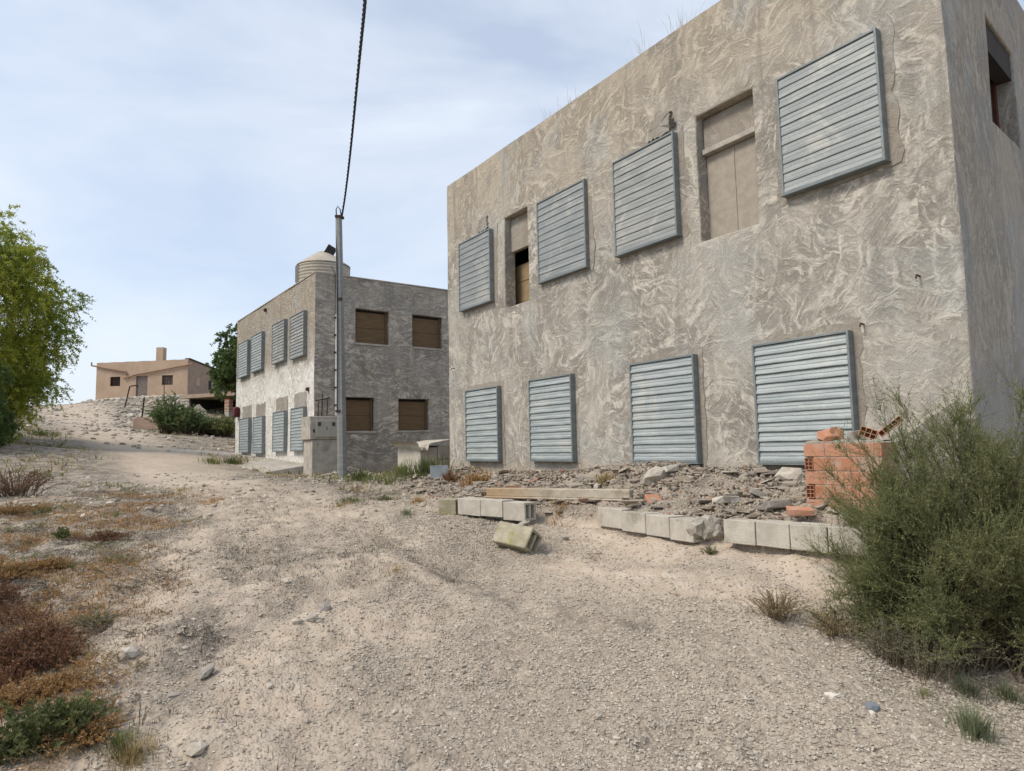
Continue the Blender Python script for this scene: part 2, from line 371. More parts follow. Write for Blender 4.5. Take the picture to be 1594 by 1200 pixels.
def m_shutter(name, a, b, rusty):
    t = NT(name); uv = t.uv()
    n = t.noise(t.vmath('MULTIPLY', uv, (1.2, 9, 1)), 1.3, 6, .62, .4)
    c = t.mix(t.ramp(n, .36, .66), a, b)
    sp = t.vor(uv, 60, out='Color'); s2 = t.new('SeparateColor'); t.l.new(sp, s2.inputs[0])
    c = t.mix(t.math('MULTIPLY', s2.outputs[0], .22), c, tuple(x*.62 for x in a))
    gr = t.noise(t.vmath('MULTIPLY', uv, (30, 2.0, 1)), 1, 4, .7)
    c = t.mix(t.ramp(gr, .5, .85, 0, .4), c, (.30, .29, .26))
    d = t.ramp(t.noise(uv, 1.6, 6, .7, .6), .53, .66, 0, rusty)
    c = t.mix(d, c, (.46, .44, .39))
    rr = t.math('ADD', .42, t.math('MULTIPLY', n, .3))
    return t.done(c, t.bump(gr, .0015, .5), rr, .35)
M['shut'] = m_shutter('galvanised_louvre', (.235, .255, .252), (.315, .332, .322), .5)
M['shut_dirty'] = m_shutter('dusty_galvanised_louvre', (.245, .255, .245), (.35, .355, .335), .8)
M['shut_low'] = m_shutter('pale_galvanised_louvre', (.29, .325, .325), (.40, .43, .42), .5)
M['shut_frame'] = m_shutter('galvanised_frame', (.18, .205, .21), (.24, .265, .265), .2)
M['galv'] = m_shutter('galvanised_pole', (.22, .225, .215), (.28, .285, .275), .1)

def m_brick():
    t = NT('hollow_clay_brick'); r = t.rnd(); p = t.pos()
    c = t.mix(r, (.37, .16, .09), (.46, .235, .15))
    c = t.mix(t.ramp(t.noise(p, 9, 6, .65), .50, .66, 0, .75), c, (.44, .31, .235))
    c = t.mix(t.ramp(t.noise(p, 60, 3, .6), .4, .8, 0, .35), c, (.38, .15, .09))
    return t.done(c, t.bump(t.noise(t.vmath('MULTIPLY', p, (1, 1, 5)), 40, 3, .6), .003, .7), .85)
M['brick'] = m_brick()

def m_rubble(name, cols):
    t = NT(name); r = t.rnd(); p = t.pos()
    cr_ = t.new('ValToRGB'); el = cr_.color_ramp.elements; el[0].color = (*cols[0], 1); el[0].position = 0; el[1].color = (*cols[-1], 1); el[1].position = 1
    for i, c in enumerate(cols[1:-1]):
        e = el.new((i+1)/(len(cols)-1)); e.color = (*c, 1)
    cr_.color_ramp.interpolation = 'CONSTANT' if len(cols) > 5 else 'LINEAR'
    t.l.new(r, cr_.inputs[0])
    n = t.noise(p, 30, 5, .65)
    c = t.mix(t.ramp(n, .35, .7, 0, .5), cr_.outputs[0], (.30, .265, .22))
    return t.done(c, t.bump(n, .006, .8), .93)
M['rubble'] = m_rubble('crumbled_plaster_rubble', [(0.317, 0.277, 0.224), (0.229, 0.197, 0.160), (0.370, 0.311, 0.248), (0.273, 0.235, 0.196), (0.176, 0.155, 0.132), (0.334, 0.277, 0.216), (0.290, 0.252, 0.208), (0.299, 0.244, 0.188), (0.264, 0.218, 0.168), (0.238, 0.197, 0.156), (0.343, 0.286, 0.224), (0.211, 0.168, 0.128), (0.299, 0.252, 0.204), (0.273, 0.143, 0.092), (0.387, 0.344, 0.288), (0.264, 0.218, 0.168), (0.317, 0.260, 0.200), (0.246, 0.218, 0.188)])
M['gravel'] = m_rubble('limestone_gravel', [(.26, .218, .17), (.44, .385, .315), (.35, .30, .24), (.55, .495, .42), (.23, .192, .152)])

def m_ground():
    t = NT('stony_track_soil'); p = t.pos()
    at = t.new('Attribute'); at.attribute_name = 'soil'; sp = t.new('SeparateColor'); t.l.new(at.outputs['Color'], sp.inputs[0])
    litter, bare, rust = sp.outputs[0], sp.outputs[1], sp.outputs[2]
    n1 = t.noise(p, .9, 6, .6, .3); n2 = t.noise(p, 6, 5, .65)
    base = t.mix(t.ramp(n1, .38, .64), (.235, .193, .152), (.38, .315, .25))
    v = t.new('TexVoronoi'); t.l.new(p, v.inputs['Vector']); v.inputs['Scale'].default_value = 55
    vc = t.new('SeparateColor'); t.l.new(v.outputs['Color'], vc.inputs[0])
    v2 = t.new('TexVoronoi'); t.l.new(p, v2.inputs['Vector']); v2.inputs['Scale'].default_value = 22
    vc2 = t.new('SeparateColor'); t.l.new(v2.outputs['Color'], vc2.inputs[0])
    g1 = t.mix(vc.outputs[0], (.17, .14, .108), (.50, .435, .355))
    g2 = t.mix(vc2.outputs[0], (.19, .157, .122), (.45, .388, .31))
    gr = t.mix(.4, g1, g2)
    gm = t.math('MULTIPLY', t.ramp(n2, .30, .62, .25, .8), t.math('SUBTRACT', 1, t.math('MULTIPLY', bare, .85)))
    c = t.mix(gm, base, gr)
    c = t.mix(t.math('MULTIPLY', bare, .8), c, t.mix(t.ramp(n2, .35, .65), (.45, .36, .275), (.53, .45, .36)))
    lm = t.math('MULTIPLY', litter, t.ramp(t.noise(p, 3.5, 7, .72), .40, .60))
    c = t.mix(t.math('MULTIPLY', lm, .9), c, t.mix(t.ramp(t.noise(p, 40, 3, .6), .35, .7), (.075, .064, .052), (.22, .19, .155)))
    rm = t.math('MULTIPLY', rust, t.ramp(t.noise(p, 5, 6, .7), .42, .6))
    c = t.mix(t.math('MULTIPLY', rm, .75), c, (.26, .145, .07))
    dk = t.ramp(t.noise(p, 18, 5, .7), .55, .75, 0, .4)
    c = t.mix(dk, c, (.17, .14, .115))
    h = t.math('ADD', t.math('MULTIPLY', t.noise(p, 14, 6, .7), .5), t.math('MULTIPLY', t.math('SUBTRACT', 1, v.outputs['Distance']), .28))
    h = t.math('ADD', h, t.math('MULTIPLY', t.math('SUBTRACT', 1, v2.outputs['Distance']), .25))
    return t.done(c, t.bump(h, .03, .9), .95)
M['ground'] = m_ground()

def m_leaf(name, a, b, c3=None, trans=.35, rough=.6):
    t = NT(name); r = t.rnd(); p = t.pos()
    c = t.mix(r, a, b)
    if c3: c = t.mix(t.ramp(t.noise(p, .9, 3, .5), .45, .62), c, c3)
    t.b.inputs['Roughness'].default_value = rough
    t.put(t.b.inputs['Base Color'], c)
    tr = t.new('BsdfTranslucent'); t.l.new(t.mix(.5, c, t.mix(1.0, c, (1.0, 1.25, .5), 'MULTIPLY')), tr.inputs[0])
    ms = t.new('MixShader'); ms.inputs[0].default_value = trans
    t.l.new(t.b.outputs[0], ms.inputs[1]); t.l.new(tr.outputs[0], ms.inputs[2]); t.l.new(ms.outputs[0], t.n['Material Output'].inputs[0])
    return t.m
M['broom'] = m_leaf('olive_green_foliage', (.135, .14, .062), (.245, .245, .115), (.18, .175, .082), .3)
M['broom_dry'] = m_leaf('dry_seed_foliage', (.26, .22, .11), (.20, .19, .09))
M['twig'] = simple('grey_brown_twig', (.16, .125, .085), (.11, .085, .06), 20)
M['greentwig'] = simple('green_broom_twig', (.14, .155, .06), (.10, .115, .05), 20)
M['pepper'] = m_leaf('yellow_green_leaves', (.27, .29, .045), (.44, .42, .075), (.20, .245, .045), .45)
M['darkleaf'] = m_leaf('dark_green_leaves', (.07, .11, .032), (.125, .17, .05), (.085, .125, .04), .32)
M['bark'] = simple('brown_bark', (.11, .085, .06), (.07, .055, .04), 12, bump=.02)
M['rustherb'] = m_leaf('rust_red_dead_herb', (.13, .06, .038), (.23, .115, .062), None, .2)
M['orangegrass'] = m_leaf('orange_dead_grass', (.30, .17, .075), (.40, .24, .11), None, .25)
M['strawgrass'] = m_leaf('straw_dry_grass', (.40, .31, .18), (.30, .22, .12), None, .3)
M['olivegrass'] = m_leaf('olive_grass', (.15, .17, .07), (.22, .22, .09), None, .3)
M['greengrass'] = m_leaf('fresh_green_weed', (.09, .10, .042), (.145, .155, .068), None, .35)
M['greyherb'] = m_leaf('grey_green_herb', (.20, .20, .13), (.27, .255, .165), None, .25)
M['blueherb'] = m_leaf('blue_green_grass', (.15, .17, .10), (.22, .235, .14), None, .3)
M['shrub'] = m_leaf('dusty_green_shrub', (.075, .12, .045), (.14, .19, .075), (.16, .19, .08), .3)

# ------------------------------------------------------------------ facades measured from the photograph
LC = P(700, 737, 14.2)
U1 = -vpdir(80, 708); N1 = np.array([U1[1], -U1[0], 0])
FA = Fr(LC, U1, N1); FA_L = FA.uz(1495, 350)[0]; FA_Z0, FA_Z1 = 0.6, 7.33
NC = FA.w(FA_L, 0)
U2 = vpdir(2005, 671); N2 = np.array([U2[1], -U2[0], 0])
FB = Fr(NC, U2, N2); FB_L = 7.5
C2 = P(488, 737, 20.0)
U3 = vpdir(40, 711); N3 = np.array([-U3[1], U3[0], 0])
FC = Fr(C2, U3, N3); FC_L = 9.3; FC_Z0, FC_Z1 = 0.3, 7.05
U4 = vpdir(2280, 665); N4 = np.array([U4[1], -U4[0], 0])
FD = Fr(C2, U4, N4); FD_L = 9.0

# ------------------------------------------------------------------ terrain
CTRL = []
def cp(px, py, Y): p = P(px, py, Y); CTRL.append((p[0], p[1], p[2]))
for a in ((797,1200,3.25),(300,1200,3.25),(0,1200,3.3),(1300,1200,3.25),(1594,1200,3.25),(1540,1120,3.7),(1480,1050,4.3),(1380,1000,4.55),(1285,950,4.75),(797,1000,4.6),(500,1000,4.55),(200,1000,4.6),(0,1000,4.7),
          (805,862,6.6),(600,860,6.7),(300,860,6.8),(0,860,7.0),(1000,870,6.35),(1150,880,5.45),(712,803,8.3),(850,812,7.8),(600,790,9.6),(640,770,11.5),(300,780,10.5),(0,790,10.5),
          (600,745,17.2),(690,743,13.6),(534,742,17.4),(480,742,19.0),(420,745,17.0),(300,745,16.5),(100,745,16.0),(0,745,15.5),(370,712,27.5),(300,705,24),(200,700,25),(100,700,22),(30,692,20),
          (250,680,30),(150,668,34),(60,655,33),(200,655,46),(110,640,50),(300,662,46),(350,660,47),(70,632,56),(150,625,60),(290,619,60.5),(0,630,54)): cp(*a)
for a in ((0,0,0),(-4,0,0),(4,0,0),(0,-6,-.2),(-8,-6,0),(8,-6,0),(-12,4,.5),(8,2,.2),(8,12,1.0),(12,25,1.2),(3,22,1.05),(0,32,1.3),(15,40,2),(-14,40,3.0),(-50,60,5),(-40,30,3),(-20,8,.9),(-35,-5,.8),(25,-5,0),(30,15,1),(-20,75,6.5),(0,70,4),(-36,66,6.9),(-29,68,7.0),(-36,75,6.3),(30,70,2)): CTRL.append(a)
CT = np.array(CTRL)
def _tps():
    X = CT[:, :2]; n = len(X); d = np.linalg.norm(X[:, None]-X[None], axis=2); K = np.where(d > 0, d*d*np.log(d+1e-9), 0)+np.eye(n)*.05
    Pm = np.hstack([np.ones((n, 1)), X]); A = np.block([[K, Pm], [Pm.T, np.zeros((3, 3))]])
    return np.linalg.solve(A, np.concatenate([CT[:, 2], np.zeros(3)]))
TW = _tps()
WA = PZ(682, 771.5, .985); WA2 = PZ(812, 778, .985)
WB = PZ(930, 790, .93); WB2 = PZ(1078, 808, .93)
WC = PZ(1125, 807.6, .94); WC2 = PZ(1290, 821.5, .95)
BREAK = [WA[:2]-np.array([.5, -1.6]), WA[:2], WA2[:2], WB[:2]+np.array([-.1, .1]), WB2[:2], WC[:2], WC2[:2], WC2[:2]+np.array([.45, .0]), WC2[:2]+np.array([1.0, .55]), WC2[:2]+np.array([3.5, .9])]
def linedist(x, y):
    best = np.full(x.shape, 1e9); sg = np.zeros(x.shape)
    for a, b in zip(BREAK[:-1], BREAK[1:]):
        d = b-a; L = np.dot(d, d); t = np.clip(((x-a[0])*d[0]+(y-a[1])*d[1])/L, 0, 1)
        ex = x-(a[0]+t*d[0]); ey = y-(a[1]+t*d[1]); D = np.sqrt(ex*ex+ey*ey); s_ = np.sign(d[0]*ey-d[1]*ex)
        m = D < best; best = np.where(m, D, best); sg = np.where(m, s_, sg)
    return best*sg
GUL = [PZ(*q) for q in ((560, 905, .5), (480, 960, .35), (400, 1010, .22), (310, 1085, .1), (210, 1180, 0))]
RIL = [PZ(*q) for q in ((640, 870, .55), (740, 905, .5), (830, 945, .4), (930, 985, .3), (1010, 1020, .2))]
def polyd(x, y, pts):
    best = np.full(x.shape, 1e9)
    for a, b in zip(pts[:-1], pts[1:]):
        a = a[:2]; b = b[:2]; d = b-a; t = np.clip(((x-a[0])*d[0]+(y-a[1])*d[1])/np.dot(d, d), 0, 1)
        best = np.minimum(best, np.hypot(x-(a[0]+t*d[0]), y-(a[1]+t*d[1])))
    return best
RCH = [PZ(797, 1200, 0), P(560, 1000, 4.5), P(520, 860, 6.8), P(420, 790, 10), P(300, 745, 16), P(220, 710, 25), P(150, 680, 34)]
def height(x, y):
    x = np.atleast_1d(np.asarray(x, float)); y = np.atleast_1d(np.asarray(y, float)); sh = x.shape
    xf = x.ravel(); yf = y.ravel(); z = TW[-3]+TW[-2]*xf+TW[-1]*yf
    r_far = np.hypot(xf, yf-20)
    for (cx_, cy_, _), w_ in zip(CT, TW[:-3]):
        d2 = (xf-cx_)**2+(yf-cy_)**2+1e-12; z = z+w_*d2*.5*np.log(d2)
    z = np.where(r_far > 70, z*np.clip(1-(r_far-70)/60, 0, 1)+(-1.0)*np.clip((r_far-70)/60, 0, 1), z)
    z = np.where(yf > 72, np.minimum(z, 6.6-(yf-72)*.10), z)
    z = np.clip(z, -12, 9)
    near = np.clip(1-(np.hypot(xf, yf)-10)/30, .5, 1)
    z = z+(fbm(xf*.9, yf*.9, 3)-.5)*.10*near*sstep(0, 3, np.hypot(xf, yf))+(fbm(xf*4, yf*4, 4, .6)-.5)*.075*near*(1+.8*sstep(0, -1.5, xf))+(fbm(xf*17+3, yf*17, 3, .6)-.5)*.022*near*sstep(.35, .6, fbm(xf*.8+7, yf*.8, 2)+.1)-.03*sstep(.60, .70, fbm(xf*2.3+50, yf*3.1, 4, .6))*near
    ld = linedist(xf, yf)
    # terrace of rubble between the block kerb and the facade
    fd = (xf-FA.O[0])*FA.N[0]+(yf-FA.O[1])*FA.N[1]; fu = (xf-FA.O[0])*FA.U[0]+(yf-FA.O[1])*FA.U[1]
    inu = sstep(-1.4, .6, fu)*sstep(13, 11, fu)*sstep(-1.5, -.2, fd)
    behind = sstep(.04, .17, ld)*inu
    tz = .90+.24*sstep(1.9, .2, fd)+.10*np.exp(-((fu-5.2)/1.4)**2)*sstep(1.2, .2, fd)+.12*sstep(4.5, 7, fu)*sstep(2, .3, fd)+(fbm(xf*2.5, yf*2.5, 3)-.5)*.16+.1*sstep(1.5, 0, fu)
    z = z*(1-behind)+np.maximum(z, tz)*behind
    z = z-.02*np.exp(-(np.maximum(-ld, 0)/.45)**2)*(ld <= .1)*sstep(.75, .35, xf)*sstep(-2.2, -1.2, xf)
    # undercut bank below the kerb
    bank = np.exp(-(np.maximum(-ld, 0)/.22)**2)*(ld <= .14)*inu*sstep(.6, 1.0, xf)
    z = z*(1-bank)+np.maximum(z, .69+(fbm(xf*5, yf*5, 2)-.5)*.08)*bank
    z = z-.05*np.exp(-(polyd(xf, yf, GUL)/.16)**2)*(.5+fbm(xf*3, yf*3, 2))+.05*np.exp(-((polyd(xf, yf, GUL)-.45)/.3)**2)-.035*np.exp(-(polyd(xf, yf, RIL)/.1)**2)
    rdd = polyd(xf, yf, RCH); z = z-.03*np.exp(-((rdd-.78)/.16)**2)*sstep(4.5, 6, yf)*sstep(30, 20, yf)
    return z.reshape(sh)
def gz(x, y): return float(height([x], [y])[0])
def G(px, py, ymin=2.5, ymax=75):
    """where the photograph's pixel meets the ground"""
    d = ray(px, py); Y = np.concatenate([np.arange(ymin, 12, .04), np.arange(12, ymax, .25)]); Pq = CAM[None]+d[None]*(Y/d[1])[:, None]
    dz = Pq[:, 2]-height(Pq[:, 0], Pq[:, 1]); k = np.where(dz <= 0)[0]
    i = k[0] if len(k) else int(np.argmin(np.abs(dz))); p = Pq[i].copy(); p[2] = gz(p[0], p[1]); return p

def graded(lo, a, b, hi, st, g):
    mid = list(np.arange(a, b, st)); s_ = st; up = [mid[-1]]
    while up[-1] < hi: s_ *= g; up.append(up[-1]+s_)
    s_ = st; dn = [a]
    while dn[-1] > lo: s_ *= g; dn.append(dn[-1]-s_)
    return np.array(dn[::-1][:-1]+mid+up[1:])
gx = graded(-420, -4.6, 4.6, 420, .032, 1.035); gy = graded(-120, 2.4, 9.2, 500, .032, 1.028)
XX, YY = np.meshgrid(gx, gy, indexing='ij'); ZZ = height(XX, YY)
mb = MB(); nx, ny = XX.shape
ii = (np.arange(nx-1)[:, None]*ny+np.arange(ny-1)[None]).ravel()
mb.add(np.stack([XX, YY, ZZ], -1).reshape(-1, 3), np.stack([ii, ii+ny, ii+ny+1, ii+1], -1))
ground = mb.build('ground', M['ground'], smooth=True); tag(ground, None, None, kind='structure')
xs, ys = XX.ravel(), YY.ravel()
RC = [PZ(797, 1200, 0), P(560, 1000, 4.5), P(520, 860, 6.8), P(420, 790, 10), P(300, 745, 16), P(220, 710, 25), P(150, 680, 34), P(125, 650, 45), P(100, 630, 56)]
BARE = [[PZ(*q) for q in L_] for L_ in (((520, 905, .45), (470, 1010, .2), (440, 1100, .1), (420, 1200, 0)), ((330, 850, .5), (290, 910, .4), (265, 990, .25)), ((880, 885, .5), (1000, 905, .5), (1180, 930, .5)), ((600, 1010, .2), (560, 1040, .1)))]
def soil(x, y):
    rd = polyd(x, y, RC); trk = sstep(1.0, .35, rd/(.9+.045*y)+(fbm(x*.9+3, y*.7, 3)-.5)*.9)*sstep(5.5, 9, y); nn = (fbm(x*.6, y*.6, 3)-.5)*2.2; side = sstep(-.5, -1.9, x+.33*(y-4.5)+nn)*sstep(15, 10, y); side2 = sstep(-1.9, -2.8, x+.40*(y-4.5)+nn*.7)*sstep(15, 10, y)
    wide = np.clip(rd/(1.6+.04*y)-1, 0, 1)
    lit = np.clip(side*1.0+.75*sstep(10, 13, y)*sstep(.5, 1.2, rd/(1.3+.03*y)+(fbm(x*.8, y*.8, 3)-.5)*1.0)+.55*(fbm(x*.7+5, y*.7, 4)>.56)*wide, 0, 1)
    lit = np.maximum(lit, .7*np.exp(-(polyd(x, y, RIL)/.16)**2)); lit = np.maximum(lit, .6*np.exp(-(polyd(x, y, GUL)/.2)**2))
    ld = linedist(x, y); bare = np.exp(-(np.clip(-ld, 0, 9)/.6)**2)*(ld < .1)*sstep(-.5, 1.0, x)*sstep(10, 8, y)
    bare = np.maximum(bare, .9*np.exp(-((polyd(x, y, GUL)-.5)/.3)**2)*sstep(.40, .6, fbm(x*1.3, y*1.3, 3)+.12))
    for pth in BARE: bare = np.maximum(bare, np.exp(-(polyd(x, y, pth)/(.13+.5*fbm(x*1.7, y*1.7, 3)))**2))
    verge = sstep(9, 13, y)*sstep(.75, 1.25, rd/(1.25+.035*y)+(fbm(x*.5, y*.5, 4)-.5)*1.3)
    lit = np.clip(lit+.75*verge*sstep(.34, .5, fbm(x*.45, y*.45, 4)), 0, 1)
    lit = np.clip(lit+.35*sstep(.5, .62, fbm(x*.8+31, y*.55+3, 4)), 0, 1); lit = np.clip(lit+.75*sstep(38, 46, y)*sstep(.36, .5, fbm(x*.5+77, y*.5, 4))*np.clip(rd/3-.6, 0, 1), 0, 1); bare = np.maximum(bare, .85*trk); bare = np.maximum(bare, .6*np.exp(-((rd-.78)/.17)**2)*sstep(4.5, 6, y)*sstep(24, 16, y)*sstep(.35, .55, fbm(x*1.5, y*1.1, 3)+.08)); lit = lit*(1-.75*bare); lit = np.maximum(lit, np.exp(-(polyd(x, y, RIL)/.13)**2)*.9)
    rust = side2*sstep(.44, .60, fbm(x*1.1+2, y*1.6+8, 4))+.25*sstep(.58, .7, fbm(x*.9+12, y*.9, 4))*(y > 7)*wide
    return np.stack([lit, bare, np.clip(rust, 0, 1)], -1)
sc = soil(xs, ys); ca = ground.data.color_attributes.new('soil', 'FLOAT_COLOR', 'POINT')
ca.data.foreach_set('color', np.concatenate([sc, np.ones((len(xs), 1))], 1).astype(np.float32).ravel())

# ------------------------------------------------------------------ walls with openings
def wobble(V, amp=.008):
    x, y, z = V.T
    d = np.stack([np.sin(x*2.1+z*1.3)+np.sin(y*3.7+z*2.9+1), np.sin(y*2.3+z*1.7+2)+np.sin(x*3.1+z*3.3), np.sin(x*1.9+y*2.7+4)+.8*np.sin(x*7.1+y*5.3)+.6*np.sin(x*13+y*11)], -1)
    return V+d*amp*.5
def cuts(lo, hi, extra, st=.3):
    c = sorted(set([round(lo, 4), round(hi, 4)]+[round(e, 4) for e in extra if lo < e < hi])); out = []
    for a, b in zip(c[:-1], c[1:]):
        n = max(1, int(round((b-a)/st))); out += [a+(b-a)*i/n for i in range(n)]
    return out+[c[-1]]
def wallgrid(mb, f, L, zs, holes, mat, depth=.22, matr=None, u0=0.0, tk=.25):
    us = cuts(u0, L, [h[0] for h in holes]+[h[1] for h in holes])
    inh = lambda u, z: next((h for h in holes if h[0] < u < h[1] and h[2] < z < h[3]), None)
    for i in range(len(us)-1):
        for j in range(len(zs)-1):
            u, u_, z, z_ = us[i], us[i+1], zs[j], zs[j+1]
            if inh((u+u_)/2, (z+z_)/2): continue
            mb.quad(f.w(u, z), f.w(u_, z), f.w(u_, z_), f.w(u, z_), mat, f.N)
            ia, ib = max(u, tk+.04), min(u_, L-tk-.04)
            if ia < ib: mb.quad(f.w(ia, z, -tk), f.w(ib, z, -tk), f.w(ib, z_, -tk), f.w(ia, z_, -tk), mat, -f.N)
    for h in holes:
        hu = [u for u in us if h[0]-1e-3 <= u <= h[1]+1e-3]; hz = [z for z in zs if h[2]-1e-3 <= z <= h[3]+1e-3]; n1 = -tk
        for a, b in zip(hu[:-1], hu[1:]):
            mb.quad(f.w(a, h[2]), f.w(b, h[2]), f.w(b, h[2], n1), f.w(a, h[2], n1), matr or mat, (0, 0, 1)); mb.quad(f.w(a, h[3]), f.w(b, h[3]), f.w(b, h[3], n1), f.w(a, h[3], n1), matr or mat, (0, 0, -1))
        for a, b in zip(hz[:-1], hz[1:]):
            mb.quad(f.w(h[0], a), f.w(h[0], b), f.w(h[0], b, n1), f.w(h[0], a, n1), matr or mat, f.U); mb.quad(f.w(h[1], a), f.w(h[1], b), f.w(h[1], b, n1), f.w(h[1], a, n1), matr or mat, -f.U)
def topcap(mb, f, L, z, mat, tk=.25):
    us = cuts(0, L, [])
    for a, b in zip(us[:-1], us[1:]): mb.quad(f.w(a, z), f.w(b, z), f.w(max(min(b, L-tk), tk), z, -tk), f.w(max(min(a, L-tk), tk), z, -tk), mat, (0, 0, 1))

def shutter(bld, f, r, depth=.10, nsl=12, slatmat='shut', framemat='shut_frame', label=None, deep=False):
    u0, u1, z0, z1 = r; e = .035; fw = .026
    m = MB()
    m.fbox(f, u0, u0+fw, z0, z1, -.01, depth); m.fbox(f, u1-fw, u1, z0, z1, -.01, depth)
    m.fbox(f, u0+fw, u1-fw, z1-fw, z1, -.01, depth-.002); m.fbox(f, u0+fw, u1-fw, z0, z0+fw, -.01, depth-.002)
    m.fbox(f, u0+fw, u1-fw, z0+fw, z1-fw, -.008, .012)
    m.fbox(f, u0-.012, u1+.012, z0-.014, z0-.001, -.01, depth+.008)
    o = m.build('window_shutter', M[framemat], bld, frame=f, bevel=.003)
    if label: o['label'] = label
    s = MB(); a, b = z0+fw, z1-fw; h = (b-a)/nsl; ua, ub = u0+fw+.001, u1-fw-.001
    for i in range(nsl):
        jz = random.uniform(-.003, .003); jb = random.uniform(-.003, .003)
        prof = [(a+i*h+h*1.01, depth-.024), (a+i*h+h*.96, depth-.019), (a+i*h+h*.55, depth-.013), (a+i*h+h*.48, depth-.0145), (a+i*h+h*.25, depth-.010), (a+i*h+h*.06+jz, depth-.008+jb), (a+i*h+jz, depth-.009+jb), (a+i*h+jz-.003, depth-.024)]
        if deep: prof = [(a+i*h+h*1.02, depth-.036), (a+i*h+h*.95, depth-.028), (a+i*h+h*.58, depth-.017), (a+i*h+h*.50, depth-.020), (a+i*h+h*.28, depth-.010), (a+i*h+h*.07+jz, depth-.006+jb), (a+i*h+jz, depth-.009+jb), (a+i*h+jz-.003, depth-.036)]
        prof = [(min(p[0], b+.001), p[1]) for p in prof]
        K = 9; V = []
        for k in range(K+1):
            u = ua+(ub-ua)*k/K; sag = math.sin(k*1.7+i*2.3)*.0018
            V += [f.w(u, z+sag, n) for z, n in prof]
        n_ = len(prof); Fc = [(k*n_+j, (k+1)*n_+j, (k+1)*n_+j+1, k*n_+j+1) for k in range(K) for j in range(n_-1)]
        s.add(V, Fc)
    s.build('louvre', M[slatmat], o, frame=f)
    return o
def collar(bld, f, r, grow=.12, proud=.007, mat='infill', seed=0, top=None, bottom=None):
    rg = np.random.default_rng(seed); u0, u1, z0, z1 = r; g = grow
    gt = g if top is None else top; gb = g if bottom is None else bottom
    pts = []
    for k in range(48):
        t = k/48*4; s_ = int(t); w_ = t-s_
        if s_ == 0: p = (u0-g+(u1-u0+2*g)*w_, z0-gb)
        elif s_ == 1: p = (u1+g, z0-gb+(z1-z0+gt+gb)*w_)
        elif s_ == 2: p = (u1+g-(u1-u0+2*g)*w_, z1+gt)
        else: p = (u0-g, z1+gt-(z1-z0+gt+gb)*w_)
        j = rg.normal(size=2)*.018; pts.append((p[0]+j[0], p[1]+j[1]))
    m = MB(); c = f.w((u0+u1)/2, (z0+z1)/2, proud); n = len(pts)
    V = [c]+[f.w(u, z, proud) for u, z in pts]+[f.w(u, z, -.012) for u, z in pts]
    Fc = [(0, 1+(k+1) % n, 1+k) for k in range(n)]
    m.add(V, Fc); m.add(V, [(1+k, 1+(k+1) % n, 1+n+(k+1) % n, 1+n+k) for k in range(n)])
    return m.build('mortar_surround', M[mat], bld, frame=f)
def crack(m, f, pts, w=.008, n=.004, seed=0):
    rg = np.random.default_rng(seed); pp = []
    for (a, b), (c, d) in zip(pts[:-1], pts[1:]):
        k = max(2, int(math.hypot(c-a, d-b)/.045))
        for i in range(k): t = i/k; pp.append((a+(c-a)*t+rg.normal()*.006, b+(d-b)*t+rg.normal()*.006))
    pp.append(pts[-1])
    V = []
    for i, (u, z) in enumerate(pp):
        ww = w*rg.uniform(.3, 1.2); V += [f.w(u-ww, z-ww*.4, n), f.w(u+ww, z+ww*.4, n)]
    m.add(V, [(2*i, 2*i+1, 2*i+3, 2*i+2) for i in range(len(pp)-1)])

# ------------------------------------------------------------------ BUILDING ONE (right, large)
A1 = thing('derelict_block', 'large two-storey derelict block with cream trowelled plaster and eight grey shutters, filling the right side', 'building', (NC[0], NC[1], .9))
rW1 = FA.rect((788, 338, 819.3, 321.6, 784, 479.7, 825, 467)); rW1 = (2.22, 2.97, 4.22, 5.95)
rW2 = (6.83, 7.70, 4.24, 5.95)
SH = {'U1': (712.6,380.6,761.6,354.3,715,484.8,762.3,467), 'U2': (836,314,910.3,277.7,836,439.5,910.3,417), 'U3': (953.5,250,1050,204,955.5,399.4,1050,365.5), 'U4': (1212.7,120,1370,38,1211,307.5,1370,248.5),
      'L1': (723.3,607.8,773.8,600,724.7,716.6,774.7,717.5), 'L2': (822,592.5,888.4,579.8,824.3,716.6,890,717.5), 'L3': (979.5,566.6,1079.7,550,983,719.5,1084,721), 'L4': (1171,537,1325,512,1178,722,1328,722)}
rS = (1.55, 2.70, 5.11, 6.34)
zcut = cuts(FA_Z0, FA_Z1, [rW1[2], rW1[3], rW2[2], rS[2], rS[3]])
mb = MB()
wallgrid(mb, FA, FA_L, zcut, [rW1, rW2], 0)
wallgrid(mb, FB, FB_L, zcut, [rS], 1)
BK = Fr(FA.w(0, 0), FB.U, -FB.N); wallgrid(mb, BK, FB_L, zcut, [], 1)
FR = Fr(FB.w(FB_L, 0), -FA.U, -FA.N); wallgrid(mb, FR, FA_L, zcut, [], 0)
for f, L, k in ((FA, FA_L, 0), (FB, FB_L, 1), (BK, FB_L, 1), (FR, FA_L, 0)): topcap(mb, f, L, FA_Z1, k)
mb.V = [wobble(v) for v in mb.V]
mb.build('wall', [M['facade'], M['side']], A1, frame=FA, merge=True, bevel=.022, seg=2)
def slab(z0, z1, ins=.2):
    m = MB(); q = [FA.w(ins, 0, -ins), FA.w(FA_L-ins, 0, -ins), FB.w(FB_L-ins, 0, -ins)+FA.U*0, BK.w(FB_L-ins, 0, -ins)]
    V = [(*p[:2], z0) for p in q]+[(*p[:2], z1) for p in q]; m.add(V, CUB_F); return m
slab(6.95, 7.15).build('roof', M['concrete'], A1); slab(3.75, 3.95).build('floor_slab', M['concrete'], A1); slab(.95, 1.05).build('floor_slab', M['concrete'], A1)
